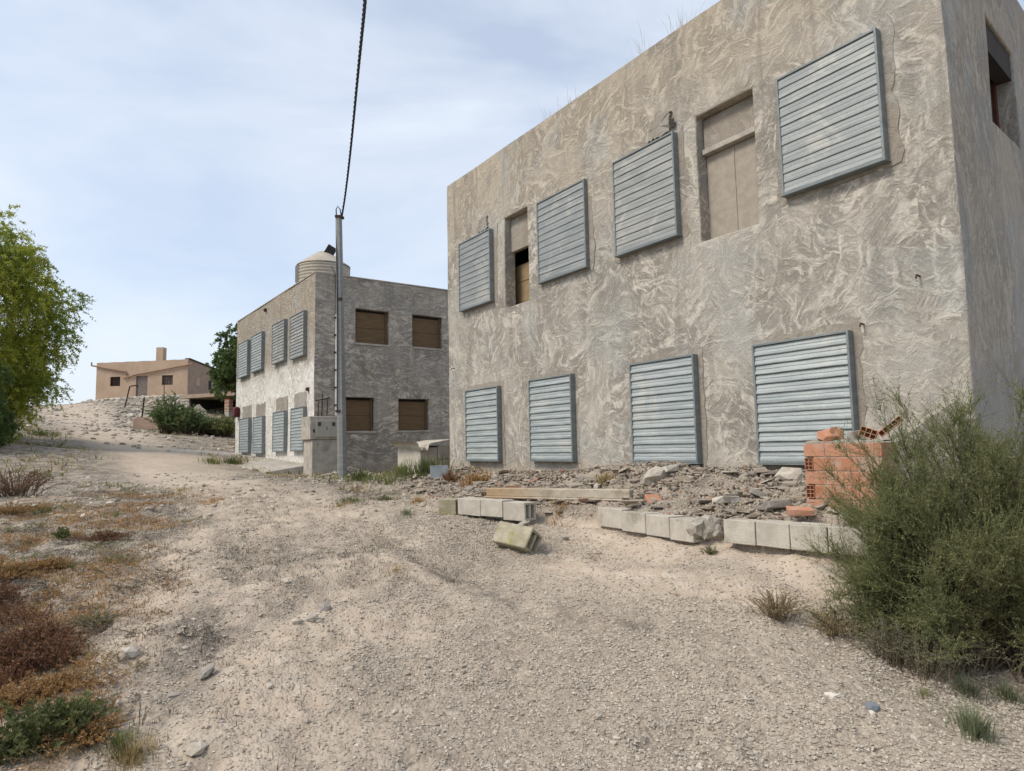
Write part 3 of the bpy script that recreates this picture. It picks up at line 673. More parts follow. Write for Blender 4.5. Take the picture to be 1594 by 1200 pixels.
LB = {'U4': 'largest upper shutter, nearest the right corner', 'U1': 'upper shutter at the far left corner'}
for i, (k, v) in enumerate(SH.items()):
    d = .085 if k in ('U2',) else .11
    r = FA.rect(v, d); up = k[0] == 'U'
    collar(A1, FA, r, .11 if up else .07, .007, 'infill', i, top=.05 if up else .09, bottom=.05)
    shutter(A1, FA, r, d, 12, 'shut_dirty' if k in ('U3',) else 'shut' if up else 'shut_low', label=LB.get(k), deep=not up)
# half-blocked upper opening
r = rW1; m = MB(); m.fbox(FA, r[0]+.005, r[1]-.005, 5.30, r[3]-.004, -.24, -.15)
m.build('window_infill', M['infill'], A1, frame=FA, bevel=.01)
m = MB(); m.fbox(FA, 1.9, 3.3, 4.36, 4.76, -.42, -.38); m.fbox(FA, 1.9, 3.3, 4.775, 5.10, -.42, -.38); b_ = m.build('inner_board', M['board_pale'], A1, frame=FA)
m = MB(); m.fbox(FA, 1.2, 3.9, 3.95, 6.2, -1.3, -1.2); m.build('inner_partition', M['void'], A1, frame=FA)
# bricked-up upper doorway
r = rW2; m = MB(); m.fbox(FA, r[0]+.005, r[1]-.005, 5.52, r[3]-.004, -.24, -.14); m.build('window_infill', M['infill'], A1, frame=FA, bevel=.01)
m = MB(); m.fbox(FA, r[0]+.01, r[1]-.01, 5.44, 5.515, -.24, -.09); m.build('lintel', M['concrete'], A1, frame=FA, bevel=.008)
m = MB(); mid = r[0]+.43
m.fbox(FA, r[0]+.005, mid-.006, r[2]+.004, 5.435, -.245, -.185); m.fbox(FA, mid+.006, r[1]-.005, r[2]+.004, 5.435, -.245, -.183); m.fbox(FA, mid-.02, mid+.02, r[2]+.005, 5.43, -.24, -.172)
m.build('blocked_panel', simple('smooth_grey_infill', (.37, .325, .265), (.31, .275, .225), 9, bump=.004, bscale=90, coords='uv'), A1, frame=FA, bevel=.004)
# broken patch above third shutter and a small plaster blister near the first
for q, (a, b, w_, h_) in enumerate(((1027, 197, .17, .12), (753, 350, .12, .10))):
    u, z = FA.uz(a, b); collar(A1, FA, (u-w_, u+w_, z-h_, z+h_), .03, .03, 'infill', 40+q)
u, z = FA.uz(1047, 192); m = MB(); m.fbox(FA, u-.03, u+.06, z-.07, z+.05, .032, .036); m.build('hole', M['void'], A1, frame=FA)
# corner window on the side wall
r = rS; m = MB()
for a, b, c, d in ((r[0], r[0]+.09, r[2], r[3]), (r[1]-.09, r[1], r[2], r[3]), ((r[0]+r[1])/2-.05, (r[0]+r[1])/2+.05, r[2], r[3]), (r[0]+.09, r[1]-.09, r[3]-.08, r[3]), (r[0]+.09, r[1]-.09, r[2], r[2]+.08)): m.fbox(FB, a, b, c, d, -.245, -.19)
wf = m.build('window_frame', M['darkwood'], A1, frame=FB); m = MB(); m.fbox(FB, r[0]+.005, r[1]-.005, r[3]-.34, r[3]-.004, -.185, -.03); m.build('soffit_shade_box', M['void'], A1, frame=FB); m = MB(); m.fbox(FB, r[0]+.05, r[1]-.05, r[2]+.04, r[3]-.04, -.24, -.225); m.build('window_pane', M['void'], wf, frame=FB)  # near-black box added at the window head as painted soffit shade
# small spikes and hooks on the facade
for i, (px, py) in enumerate(((1345, 505), (1432, 430), (708, 574), (1480, 0))[:3]):
    u, z = FA.uz(px, py); m = MB(); m.tube([FA.w(u, z, -.01), FA.w(u, z+.005, .07), FA.w(u, z-.03, .085)], .009, 6); m.build('wall_hook', M['rust'], A1)

# ------------------------------------------------------------------ BUILDING TWO (middle distance)
B2 = thing('concrete_block_house', 'smaller two-storey derelict block with whitewashed left face and water tank on top, behind the pole', 'building', (C2[0], C2[1], .9))
D = {'a': (555,480,606.7,485.3,555,534,603,534), 'b': (643.7,489.5,689,494.7,643,539,687,542), 'c': (534,618,583,619,534,670.7,583,670.7), 'd': (621,620.7,668,621.7,621,669.7,668,669.7)}
DR = {'a': (1.30, 2.45, 4.99, 6.08), 'b': (3.28, 4.41, 5.0, 6.08), 'c': (.86, 1.94, 2.21, 3.26), 'd': (2.76, 3.88, 2.23, 3.26)}
zc2 = cuts(FC_Z0, FC_Z1, [4.99, 5.0, 6.08, 2.21, 2.23, 3.26])
mb = MB(); wallgrid(mb, FC, FC_L, zc2, [], 0); wallgrid(mb, FD, FD_L, zc2, list(DR.values()), 1)
B3 = Fr(FD.w(FD_L, 0), FC.U, -FC.N); wallgrid(mb, B3, FC_L, zc2, [], 1); B4 = Fr(FC.w(FC_L, 0), FD.U, -FD.N); wallgrid(mb, B4, FD_L, zc2, [], 1)
for f, L, k in ((FC, FC_L, 0), (FD, FD_L, 1), (B3, FC_L, 1), (B4, FD_L, 1)): topcap(mb, f, L, FC_Z1, k)
mb.V = [wobble(v, .01) for v in mb.V]
mb.build('wall', [M['white_facade'], M['dark_front']], B2, frame=FD, merge=True, bevel=.02)
m = MB(); q = [FC.w(.2, 0, -.2), FC.w(FC_L-.2, 0, -.2), B3.w(FC_L-.2, 0, -.2), B3.w(.2, 0, -.2)]
m.add([(*p[:2], 6.8) for p in q]+[(*p[:2], 6.95) for p in q], CUB_F); m.build('roof', M['concrete'], B2)
m = MB(); m.fbox(FD, .0, FD_L, FC_Z1+.002, FC_Z1+.035, -.26, .02); m.fbox(FC, .02, FC_L, FC_Z1+.002, FC_Z1+.03, -.26, .02); m.build('coping', M['concrete'], B2, frame=FD)
SC = [(369.7,535,384.4,530.4,370.8,588,385.5,584),(390,522.7,406.5,517.5,390.7,579.5,407.5,574),(423,504,441.5,499,423.3,565.8,442.5,561),(451,491,471,486,451,558.5,473.7,552.5),
      (372,652,386.5,650,373,705,386.5,703),(393,650,408,647,394,706.5,408,705),(424,642,442,639,424.5,703,442,702),(452,635.5,472,633,452.5,702,472,701)]
for i, v in enumerate(SC):
    r = FC.rect(v, .12); shutter(B2, FC, r, .13, 13, 'shut_dirty' if i in (2, 3) else 'shut_low', deep=True)
    if i >= 4:
        collar(B2, FC, (r[0]+.08, r[1]-.05, r[3]-.1, r[3]+.42), .05, .014, 'infill', 60+i)
for k, r in DR.items():
    m = MB(); h = (r[3]-r[2])
    m.fbox(FD, r[0]+.01, r[1]-.10, r[2]+.01, r[2]+h*.46, -.17, -.13); m.fbox(FD, r[0]+.01, r[1]-.10, r[2]+h*.46+.008, r[3]-.08, -.168, -.132)
    m.fbox(FD, r[1]-.095, r[1]-.04, r[2]+.01, r[3]-.03, -.17, -.10)
    m.build('window_board', M['board'], B2, frame=FD, bevel=.004)
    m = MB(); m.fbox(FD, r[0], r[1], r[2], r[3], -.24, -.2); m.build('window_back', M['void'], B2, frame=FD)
    m = MB(); m.fbox(FD, r[0]-.04, r[1]+.04, r[2]-.07, r[2]-.005, -.1, .025); m.build('window_sill', M['concrete'], B2, frame=FD, bevel=.006)
m = MB(); u, z = FC.uz(367.5, 642, .1); m.fbox(FC, u-.25, u+.15, z-.2, z+.22, .0, .22); m.build('hose_box', M['redmark'], B2, frame=FC, bevel=.08, seg=3)
u, z = FD.uz(523, 490); _, zb = FD.uz(523, 646)
m = MB(); m.tube([FD.w(u, zb-.02, .05), FD.w(u, z, .05)], .035, 10); cd = m.build('conduit', M['whitepipe'], B2)
for zz in np.linspace(zb+.3, z-.1, 6):
    m = MB(); m.fbox(FD, u-.06, u+.06, zz-.02, zz+.02, .0, .095); m.build('clip', M['rust'], cd, frame=FD)
m = MB(); m.tube([FD.w(u, z, .05), FD.w(u-.02, z+.8, .04), FD.w(u-.03, 6.6, .05), FD.w(u-.05, 7.08, .06), FD.w(u-.12, 7.35, -.1)], .016, 6); m.build('wall_cable', M['black'], B2)
m = MB()
for px, y0, y1 in ((494, 625, 650), (500, 612, 652), (508, 622, 647)):
    u, z = FD.uz(px, y0); _, z2 = FD.uz(px, y1); m.tube([FD.w(u, z2, .06), FD.w(u, z, .12)], .014, 6)
u, z = FD.uz(489, 624); u2, z2 = FD.uz(511, 620); m.tube([FD.w(u, z, .1), FD.w(u2, z2, .12)], .022, 6); m.build('cable_bracket', M['rust'], B2)
for px, py in ((414, 483), (480, 606)):
    u, z = FC.uz(px, py); m = MB(); m.fbox(FC, u-.12, u+.04, z-.05, z+.05, -.01, .08); m.build('wall_hook', M['rust'], B2, frame=FC)

# concrete apron beside its white face
m = MB(); q = [FC.w(.1, 0, .0), FC.w(FC_L+.2, 0, 0), FC.w(FC_L+.4, 0, 2.4), FC.w(4.0, 0, 2.9), FC.w(.4, 0, 1.35)]
zt = [gz(*p[:2]) for p in q]; zt = [1.22, 1.62, max(1.5, zt[2]+.1), 1.2, 1.02]
V = [(*p[:2], z-.5) for p, z in zip(q, zt)]+[(*p[:2], z) for p, z in zip(q, zt)]
m.add(V, [(5, 6, 8, 9)]); m.add(V, [(6, 7, 8)]); m.add(V, [(i, (i+1) % 5, (i+1) % 5+5, i+5) for i in range(5)])
ap = m.build('concrete_apron', M['concrete'], None); tag(ap, None, None, kind='structure')

# water tank
tp = P(503.5, 430, 22.2); tk = thing('water_tank', 'round beige ribbed water tank with conical top on the roof of the smaller block', 'water tank', (tp[0], tp[1], 6.95))
R_ = .86; z_top = P(503, 417, 22.2)[2]-6.95
prof = [(R_, 0)]
nr = 8
for i in range(nr):
    a = z_top*i/nr; b = z_top*(i+1)/nr; prof += [(R_, a+.01), (R_+.025, a+.04), (R_+.025, b-.035), (R_, b-.01)]
m = MB(); m.lathe((tp[0], tp[1], 6.95), prof, 40, cap=False); m.build('tank_body', M['tank'], tk, smooth=True)
m = MB(); zc = P(503, 394.5, 22.2)[2]-6.95; m.lathe((tp[0], tp[1], 6.95), [(R_+.03, z_top), (R_+.03, z_top+.03), (.24, zc), (.22, zc+.02)], 40); m.build('tank_cone', M['tank'], tk)
m = MB(); m.box(P(514, 391, 22.0), (.16, .03, .18), Ry(.55)@Rz(.3)); m.tube([P(510, 397, 22), P(516, 395, 22), P(520, 402, 22)], .02, 6); m.build('open_hatch', M['black'], tk)
m = MB(); m.tube([P(460.5, 440, 21.6), P(460.5, 415, 21.6), P(464, 412.5, 21.6), P(487, 402, 21.9)], .022, 6); m.tube([P(463, 440, 21.6), P(463, 417, 21.6), P(480, 407, 21.8)], .014, 6); m.tube([P(480, 405, 21.8), P(486, 401.5, 21.9)], .05, 8); m.build('inlet_pipe', M['slate'], tk)

# ------------------------------------------------------------------ pole and cable
pb = G(533, 738, 14, 19); PY = pb[1]; pt = P(527.3, 336, PY)
po = thing('utility_pole', 'grey galvanised utility pole standing in front of the corner of the smaller block', 'pole', pb)
ax = vpdir(2280, 665)
m = MB(); n = 14; V = []; rb, rt = .125, .085
for i in range(n+1):
    t = i/n; c = pb*(1-t)+pt*t; r = rb*(1-t)+rt*t
    V += [c+Rz(math.radians(45*k+22.5))@np.array([r, 0, 0]) for k in range(8)]
m.add(V, [(i*8+k, i*8+(k+1) % 8, (i+1)*8+(k+1) % 8, (i+1)*8+k) for i in range(n) for k in range(8)]+[]); m.add(V, [tuple(n*8+k for k in range(8))])
V0 = pb+np.array([0, 0, -.3]); m.tube([V0, pb+np.array([0, 0, .02])], .128, 8)
m.build('pole_shaft', M['galv'], po)
m = MB(); m.tube([P(524, 345, PY), P(523.2, 326, PY), P(525.5, 321, PY), P(529.5, 326, PY), P(531.5, 338, PY)], .016, 6); m.build('cable_loop', M['black'], po)
m = MB(); m.tube([P(524.5, 345, PY-.02), P(524, 400, PY-.1), P(525.5, 520, PY-.12), P(525, 640, PY-.12)], .014, 6); m.build('downlead', M['black'], po)
for c_, h_ in ((P(529.5, 465, PY-.1), (.05, .03, .03)), (P(528.5, 338, PY), (.10, .10, .03)), (P(526, 640, PY-.1), (.06, .03, .03))):
    m = MB(); m.box(c_, h_); m.build('clamp', M['rust'], po)
cps = [(532, 337, PY), (536.5, 310, 16.4), (541, 275, 15.2), (545.5, 235, 14.0), (550, 190, 12.8), (554.5, 142, 11.6), (559, 95, 10.4), (563, 55, 9.4), (567, 15, 8.4), (571, -40, 7.2), (578, -130, 5.8), (590, -280, 4.4), (610, -500, 3.2)]
cp3 = np.array([P(*c) for c in cps]); tt = np.linspace(0, len(cp3)-1, 260); cc = np.stack([np.interp(tt, np.arange(len(cp3)), cp3[:, k]) for k in range(3)], -1)
ker = np.ones(15)/15; pad = np.pad(cc, ((7, 7), (0, 0)), 'edge'); cc = np.stack([np.convolve(pad[:, k], ker, 'valid') for k in range(3)], -1)
m = MB(); L = np.concatenate([[0], np.cumsum(np.linalg.norm(np.diff(cc, axis=0), axis=1))])
dn = np.linspace(0, L[-1], 700); cc = np.stack([np.interp(dn, L, cc[:, k]) for k in range(3)], -1)
for ph in (0, 2.09, 4.19):
    off = np.stack([np.cos(dn*11+ph), np.zeros_like(dn), np.sin(dn*11+ph)], -1)*.014
    m.tube(cc+off, .013, 6)
m.build('overhead_cable', M['black'], None, loc=cp3[0]); tag(bpy.data.objects['overhead_cable'], 'black twisted overhead cable running from the pole top up out of the picture', 'cable')

# meter pier
mo = FD.w(0, 0); mt = thing('meter_cabinet', 'square concrete pier with grey meter cabinet at the foot of the utility pole', 'meter cabinet', (*FD.w(.3, 0, .3)[:2], .85))
ML = P(483, 739, 19.0); FM = Fr((ML[0], ML[1]), U4, N4)
def mr(x0, y0, x1, y1, n=0): return FM.rect((x0, y0, x1, y0, x0, y1, x1, y1), n)
r = mr(485.5, 684, 529.5, 740); m = MB(); m.fbox(FM, r[0], r[1], .5, r[3], -.75, 0)
r2 = mr(482.5, 648, 529.5, 684, .03); m.fbox(FM, r2[0], r2[1], r2[2]+.003, r2[3], -.76, .03); m.build('pier', M['concrete'], mt, frame=FM, bevel=.012)
r = mr(492, 654, 526, 680, .05); m = MB(); m.fbox(FM, *r, .0, .06); d_ = m.build('cabinet_door', M['cabinet'], mt, frame=FM, bevel=.006)
for a in (495, 517):
    q = mr(a, 657, a+5, 663, .065); m = MB(); m.fbox(FM, *q, .055, .066); m.build('sight_glass', M['glassdark'], d_, frame=FM)
q = mr(488, 668, 490, 673, .05); m = MB(); m.fbox(FM, *q, .02, .05); m.build('latch', M['black'], mt, frame=FM)
q = mr(508.5, 664, 509.5, 670, .065); m = MB(); m.fbox(FM, *q, .055, .064); m.build('keyhole', M['glassdark'], d_, frame=FM)

# small block hut with bent sheet
HY = 15.6; hl = P(656, 735, HY); HU = vpdir(2280, 665); HF = Fr((hl[0], hl[1]), HU, np.array([HU[1], -HU[0], 0]))
ht = thing('block_hut', 'low concrete block kennel with bent fibre-cement sheet roof between the two blocks', 'hut', hl)
def hr(x0, y0, x1, y1, n=0): return HF.rect((x0, y0, x1, y0, x0, y1, x1, y1), n)
r = hr(654, 696, 681, 738); m = MB(); m.fbox(HF, r[0], r[1], .5, r[3], -1.2, 0); m.build('wall', M['block'], ht, frame=HF, bevel=.01)
r = hr(683, 693, 704, 712, .06); m = MB(); m.fbox(HF, r[0], r[1]+.6, r[2], r[3], -1, .06)
r = hr(683, 714, 704, 738, .06); m.fbox(HF, r[0]+.01, r[1]+.6, .5, r[3]-.01, -1, .03); m.build('side_block', M['concrete'], ht, frame=HF, bevel=.012)
zt = P(660, 690, HY)[2]; m = MB(); K = 40; V = []
sp_ = [(644, 688), (650, 691), (653, 698), (656, 702), (659, 700), (662, 701), (666, 702), (668, 693), (672, 691), (680, 689.5), (690, 687.5), (704, 685)]
for th in (0, .025):
    for n_ in (.12, -1.2):
        for (x, y) in sp_:
            u, z = HF.uz(x, y-(0), .12); V.append(HF.w(u, z+th+(max(0, zt-z)*.5 if n_ < 0 else 0), n_))
ns = len(sp_)
m.add(V, [(i, i+1, ns+i+1, ns+i) for i in range(ns-1)]+[(2*ns+i, 2*ns+i+1, 3*ns+i+1, 3*ns+i) for i in range(ns-1)]+[(i, i+1, 2*ns+i+1, 2*ns+i) for i in range(ns-1)])
m.build('roof_sheet', M['block'], ht, frame=HF)
tl = G(684, 746, 9, 16); m = MB(); m.box(tl+np.array([0, 0, .12]), (.17, .01, .13), Rz(.3)@Rx(-.45)); o = m.build('roof_tile', M['slate'], None, loc=tl, bevel=.004); tag(o, 'blue-grey broken tile leaning in weeds at the foot of the large block', 'tile')

# ------------------------------------------------------------------ FARMHOUSE on the rise
f0 = P(148.5, 622.5, 62.5); f1 = P(291.5, 615, 62); fu = (f1-f0)[:2]; fl = np.linalg.norm(fu); fu = fu/fl
FF = Fr(f0, (fu[0], fu[1], 0), (fu[1], -fu[0], 0)); s1 = P(353, 612, 69); su = (s1-f1)[:2]; slen = np.linalg.norm(su); su /= slen
FS = Fr(f1, (su[0], su[1], 0), (su[1], -su[0], 0))
fh = thing('farmhouse', 'low pinkish farmhouse with chimney and clay drainpipes on top of the rise', 'house', f0)
def fr(x0, y0, x1, y1, n=0, f=FF): return f.rect((x0, y0, x1, y0, x0, y1, x1, y1), n)
zbase = 5.9; zl = FF.uz(148.5, 565)[1]; zr = FF.uz(291.5, 559)[1]
w1 = fr(171.5, 586.5, 187, 601); w2 = fr(252, 584, 269, 599); dr = fr(211.5, 585, 229.5, 618)
m = MB(); us = cuts(0, fl, [w1[0], w1[1], w2[0], w2[1], dr[0], dr[1]], .5); zs = cuts(zbase, zl, [w1[2], w1[3], w2[2], w2[3], dr[2], dr[3]], .5)
inh = lambda u, z: any(h[0] < u < h[1] and h[2] < z < h[3] for h in (w1, w2, dr))
for i in range(len(us)-1):
    for j in range(len(zs)-1):
        if not inh((us[i]+us[i+1])/2, (zs[j]+zs[j+1])/2): m.quad(FF.w(us[i], zs[j]), FF.w(us[i+1], zs[j]), FF.w(us[i+1], zs[j+1]), FF.w(us[i], zs[j+1]), 0, FF.N)
for h in (w1, w2, dr):
    for a, b, c, d in (((h[0], h[2]), (h[1], h[2]), 0, 0), ((h[0], h[3]), (h[1], h[3]), 0, 0), ((h[0], h[2]), (h[0], h[3]), 0, 0), ((h[1], h[2]), (h[1], h[3]), 0, 0)):
        m.quad(FF.w(*a), FF.w(*b), FF.w(*b, -.25), FF.w(*a, -.25))
for i in range(len(us)-1):
    t0, t1 = us[i]/fl, us[i+1]/fl; e0 = zl+(zr-zl)*t0+.02*math.sin(i*2.2); e1 = zl+(zr-zl)*t1+.02*math.sin((i+1)*2.2)
    m.quad(FF.w(us[i], zl), FF.w(us[i+1], zl), FF.w(us[i+1], e1), FF.w(us[i], e0), 0, FF.N); m.quad(FF.w(us[i], e0), FF.w(us[i+1], e1), FF.w(us[i+1], e1, -.3), FF.w(us[i], e0, -.3), 0, (0, 0, 1)); m.quad(FF.w(us[i], zl-1, -.3), FF.w(us[i+1], zl-1, -.3), FF.w(us[i+1], e1, -.3), FF.w(us[i], e0, -.3), 0, -FF.N)
zs2 = FS.uz(330, 570)[1]; zs_end = zs2-.5
m.quad(FS.w(0, zbase), FS.w(slen, zbase), FS.w(slen, zs_end), FS.w(0, zr), 1, FS.N)
bk = FF.w(0, 0, -slen*.9)
m.quad(FF.w(0, zbase), (*bk[:2], zbase), (*bk[:2], zl-.7), FF.w(0, zl), 1, -FF.U); e = FS.w(slen, zbase); m.quad((*bk[:2], zbase), e, (e[0], e[1], zs_end), (*bk[:2], zl-.7), 1, -FF.N)
m.build('wall', [M['render_pink'], M['render_side']], fh, frame=FF)
m = MB(); V = [FF.w(.05, zl-.3, -.3), FF.w(fl-.02, zr-.3, -.3), FS.w(slen, zs_end-.05, 0), (*bk[:2], zl-.8)]; V = V+[np.array(v)+[0, 0, .12] for v in V]; m.add(V, CUB_F); m.build('roof', M['pipe'], fh)
m = MB(); pa = FS.w(.1, zr+.02, .12); pbb = FS.w(slen, zs_end+.02, .12); m.add([pa, pbb, pbb-FS.N*.5, pa-FS.N*.5, pa+[0, 0, .1], pbb+[0, 0, .1], pbb-FS.N*.5+[0, 0, .1], pa-FS.N*.5+[0, 0, .1]], CUB_F); m.build('eaves', M['bark'], fh)
r = fr(243, 540.5, 253.5, 563, -.5); m = MB(); m.fbox(FF, r[0], r[1], r[2]-1, r[3], -1.1, -.5); m.build('chimney', M['render_pink'], fh, frame=FF)
m = MB(); m.fbox(FF, dr[0]+.02, dr[1]-.02, dr[2], dr[3]-.02, -.2, -.1); dd = m.build('door', M['doorgrey'], fh, frame=FF); m = MB(); m.fbox(FF, dr[0]+.06, dr[0]+.14, dr[2]+1.0, dr[2]+1.15, -.1, -.04); m.build('handle', M['black'], dd)
for w_, k in ((w1, 0), (w2, 1)):
    m = MB(); m.fbox(FF, w_[0], w_[1], w_[2], w_[3], -.26, -.2); p_ = m.build('window', M['void'] if k == 0 else M['doorgrey'], fh, frame=FF)
    m = MB()
    for t in np.linspace(0, 1, 5): u = w_[0]+.04+(w_[1]-w_[0]-.08)*t; m.fbox(FF, u-.02, u+.02, w_[2], w_[3], -.1, -.06)
    for t in (.03, .5, .97): z = w_[2]+(w_[3]-w_[2])*t; m.fbox(FF, w_[0], w_[1], z-.02, z+.02, -.055, -.02)
    m.build('window_bars', M['rust'], p_, frame=FF)
m = MB(); q = [FF.w(*FF.uz(x, y, .12), .12) for x, y in ((142.5, 569), (196, 578.6), (196.5, 584))]; m.tube([q[0]+[0, 0, .3], q[0], q[1], q[2]], .075, 8); m.build('drainpipe', M['pipe'], fh)
m = MB(); q = [FF.w(*FF.uz(x, y, .12), .12) for x, y in ((192, 589), (210, 583.5), (299.4, 566.5))]; m.tube(q+[q[2]+[.0, 0, .3]], .075, 8); m.build('drainpipe', M['pipe'], fh)
for x0, y0, x1, y1, mm in ((305.6, 588, 311, 601, 'render_pink'), (325, 592.4, 329, 607, 'void'), (343, 596.6, 346.5, 609, 'void')):
    r = fr(x0, y0, x1, y1, .02, FS); m = MB(); m.fbox(FS, *r, -.05, .03); m.build('side_window', M[mm], fh, frame=FS)
# rubble footing under the farmhouse front
rg = np.random.default_rng(3); n = 260; pu = rg.uniform(-.5, fl+1, n); pn = np.abs(rg.normal(size=n))*.7; Pq = np.array([FF.w(u, 0, a+.1) for u, a in zip(pu, pn)])
Pq[:, 2] = [gz(x, y) for x, y in Pq[:, :2]]
Pq[:, 2] = np.maximum(Pq[:, 2]+.05, FF.uz(220, 621)[1]-pn*.55)
m = MB(); m.stones(Pq, rg.uniform(.1, .34, n), ICO_V, ICO_F, (.6, .45), .15); o = m.build('stone_footing', M['stone'], None, loc=Pq.mean(0)); tag(o, None, None, kind='stuff')
n = 420; ax_ = rg.uniform(175, 300, n); ay = rg.uniform(622, 668, n); Pq = np.array([P(a, b, 58-(b-622)*.45) for a, b in zip(ax_, ay)]); Pq[:, 2] = height(Pq[:, 0], Pq[:, 1])+.04
m = MB(); m.stones(Pq, rg.uniform(.08, .38, n)*rg.uniform(.5, 1, n), ICO_V, ICO_F, (.6, .4), .15); o = m.build('rock_slope', M['gravel'], None, loc=Pq.mean(0)); tag(o, None, None, kind='stuff')

# yellow shed beyond
q0 = P(354, 612, 72); q1 = P(376, 612, 72); m = MB(); YF = Fr(q0, (1, 0, 0), (0, -1, 0)); zt = P(354, 589, 72)[2]
m.fbox(YF, -.2, 2.2, q0[2]-1.5, zt, -3, 0)
ys_ = thing('yellow_shed', 'small yellow corrugated shed just left of the smaller block, behind the dark tree', 'shed', q0); m.build('wall', M['yellow'], ys_, frame=YF)
m = MB()
for i in range(10): m.fbox(YF, -.15+i*.24, -.08+i*.24, q0[2]-1.5, zt-.1, .001, .05)
m.build('rib', M['yellow'], ys_, frame=YF); m = MB(); m.fbox(YF, -.35, 2.35, zt+.002, zt+.1, -3.1, .15); m.build('roof', M['board'], ys_, frame=YF)

# carport
c0 = P(285, 620, 52); c1 = P(367, 620, 50); cu = (c1-c0)[:2]; cl_ = np.linalg.norm(cu); cu /= cl_
CF = Fr(c0, (cu[0], cu[1], 0), (cu[1], -cu[0], 0)); cz = c0[2]
cpo = thing('open_carport', 'low open carport with flat concrete roof and dark interior below the farmhouse', 'carport', (c0[0], c0[1], cz-2.2))
m = MB(); m.fbox(CF, 0, cl_+3, cz-.02, cz+.26, -5, .1); m.build('roof', simple('pinkish_slab', (.36, .27, .20), (.29, .22, .165), 2), cpo, frame=CF)
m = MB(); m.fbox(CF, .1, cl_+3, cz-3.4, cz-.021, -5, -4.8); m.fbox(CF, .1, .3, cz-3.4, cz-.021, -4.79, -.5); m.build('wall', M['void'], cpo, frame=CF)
r = CF.rect((349.5, 624, 356, 624, 349.5, 664, 356, 664), -.1); m = MB(); m.fbox(CF, r[0], r[1], cz-3.2, r[3]-.8, -.5, -.1, 1)
for i in range(8): m.fbox(CF, r[0]-.01, r[1]+.01, r[3]-.78+i*.12, r[3]-.68+i*.12, -.51, -.09, 0 if i % 2 else 2)
m.build('brick_pillar', [M['redbrick'], M['concrete'], M['render_pink']], cpo, frame=CF)
# ruined gable wall in front of it
RW = [(296, 664), (296, 643), (300, 636), (306, 630), (310, 629), (314, 634), (321, 639), (321, 664)]; Y_ = 41
V = [P(x, y, Y_) for x, y in RW]+[P(x, y, Y_)+np.array([-.1, .35, 0]) for x, y in RW]; k = len(RW)
m = MB(); m.add(V, [tuple(range(k))[::-1]]); m.add(V, [tuple(range(k, 2*k))]); m.add(V, [(i, (i+1) % k, k+(i+1) % k, k+i) for i in range(k)])
o = m.build('ruined_wall', M['mortar'], None, loc=P(308, 662, Y_)); tag(o, 'pointed fragment of ruined grey wall in front of the dark carport', 'wall')
RW = [(207, 668), (207, 652), (215, 650), (229, 649), (238, 653), (252, 652), (252, 668)]; Y_ = 35; k = len(RW)
V = [P(x, y, Y_) for x, y in RW]+[P(x, y, Y_)+np.array([-.1, .4, 0]) for x, y in RW]
m = MB(); m.add(V, [tuple(range(k))[::-1]]); m.add(V, [tuple(range(k, 2*k))]); m.add(V, [(i, (i+1) % k, k+(i+1) % k, k+i) for i in range(k)])
o = m.build('low_wall', M['render_side'], None, loc=P(230, 667, Y_)); tag(o, 'low stub of brown masonry wall on the slope left of the shrubs', 'wall')
m = MB(); m.tube([P(194, 634, 52), P(202, 602, 52), P(204, 601, 52), P(211, 600, 52.5)], .05, 6); o = m.build('rusty_handrail', M['rust'], None, loc=P(194, 634, 52)); tag(o, 'bent rusty handrail tube on the slope left of the farmhouse door', 'handrail')
m = MB(); m.tube([P(219.5, 663, 36), P(224.5, 618, 36)], .04, 6); o = m.build('steel_post', M['rust'], None, loc=P(219.5, 663, 36)); tag(o, 'leaning dark steel post on the slope, standing in front of the low wall', 'post')
m = MB(); m.tube([P(255.5, 624, 54), P(255.5, 596, 54)], .03, 6); o = m.build('thin_stake', M['rust'], None, loc=P(255.5, 622, 54)); tag(o, 'thin upright stake in front of the barred farmhouse window', 'stake')

# ------------------------------------------------------------------ kerb of hollow blocks, beam, fallen block
def block_mesh(L, H, Wd, mat='block', jit=.003, slots=2):
    m = MB(); t = .03; rec = .12; l, h, w = L/2, H/2, Wd/2
    for y in (-w+t/2, w-t/2): m.add(CUB_V*np.array([l, t/2, h])+[0, y, 0], CUB_F)
    for z in (-h+t/2, h-t/2): m.add(CUB_V*np.array([l-.001, w-t-.0005, t/2-.001])+[0, 0, z], CUB_F)
    for k in range(1, slots): m.add(CUB_V*np.array([l-.003, t/2, h-t-.0005])+[0, -w+t/2+(Wd-t)*k/slots, 0], CUB_F)
    if l > rec: m.add(CUB_V*np.array([l-rec, w-t-.001, h-t-.001]), CUB_F)
    return m
def place_block(a, b, zt, label, H=.2, Wd=.2, roll=0, mat='block', name='concrete_block'):
    d = b[:2]-a[:2]; L = np.linalg.norm(d); m = block_mesh(L-.008, H, Wd)
    o = m.build(name, M[mat], None, bevel=.005); nrm = np.array([-d[1], d[0]])/L
    c = (a[:2]+b[:2])/2+nrm*Wd/2; o.location = (c[0], c[1], zt-H/2+random.uniform(-.006, .006)); o.rotation_euler = (roll+random.uniform(-.03, .03), random.uniform(-.02, .02), math.atan2(d[1], d[0])+random.uniform(-.02, .02))
    return tag(o, label, 'concrete block', 'concrete blocks of the broken kerb')
ax_ = [712, 747.5, 782]; zA = .985
def seg(xs_, p0, p1, z): return [PZ(x, p0[1]+(p1[1]-p0[1])*(x-p0[0])/(p1[0]-p0[0]), z) for x in xs_]
s_ = seg([682, 710], (682, 777), (712, 777), .965); place_block(s_[0], s_[1], .965, 'leftmost weathered block of the kerb, set apart by a dark joint', .19, mat='mossblock')
s_ = seg(ax_, (712, 774.7), (783, 779), zA)
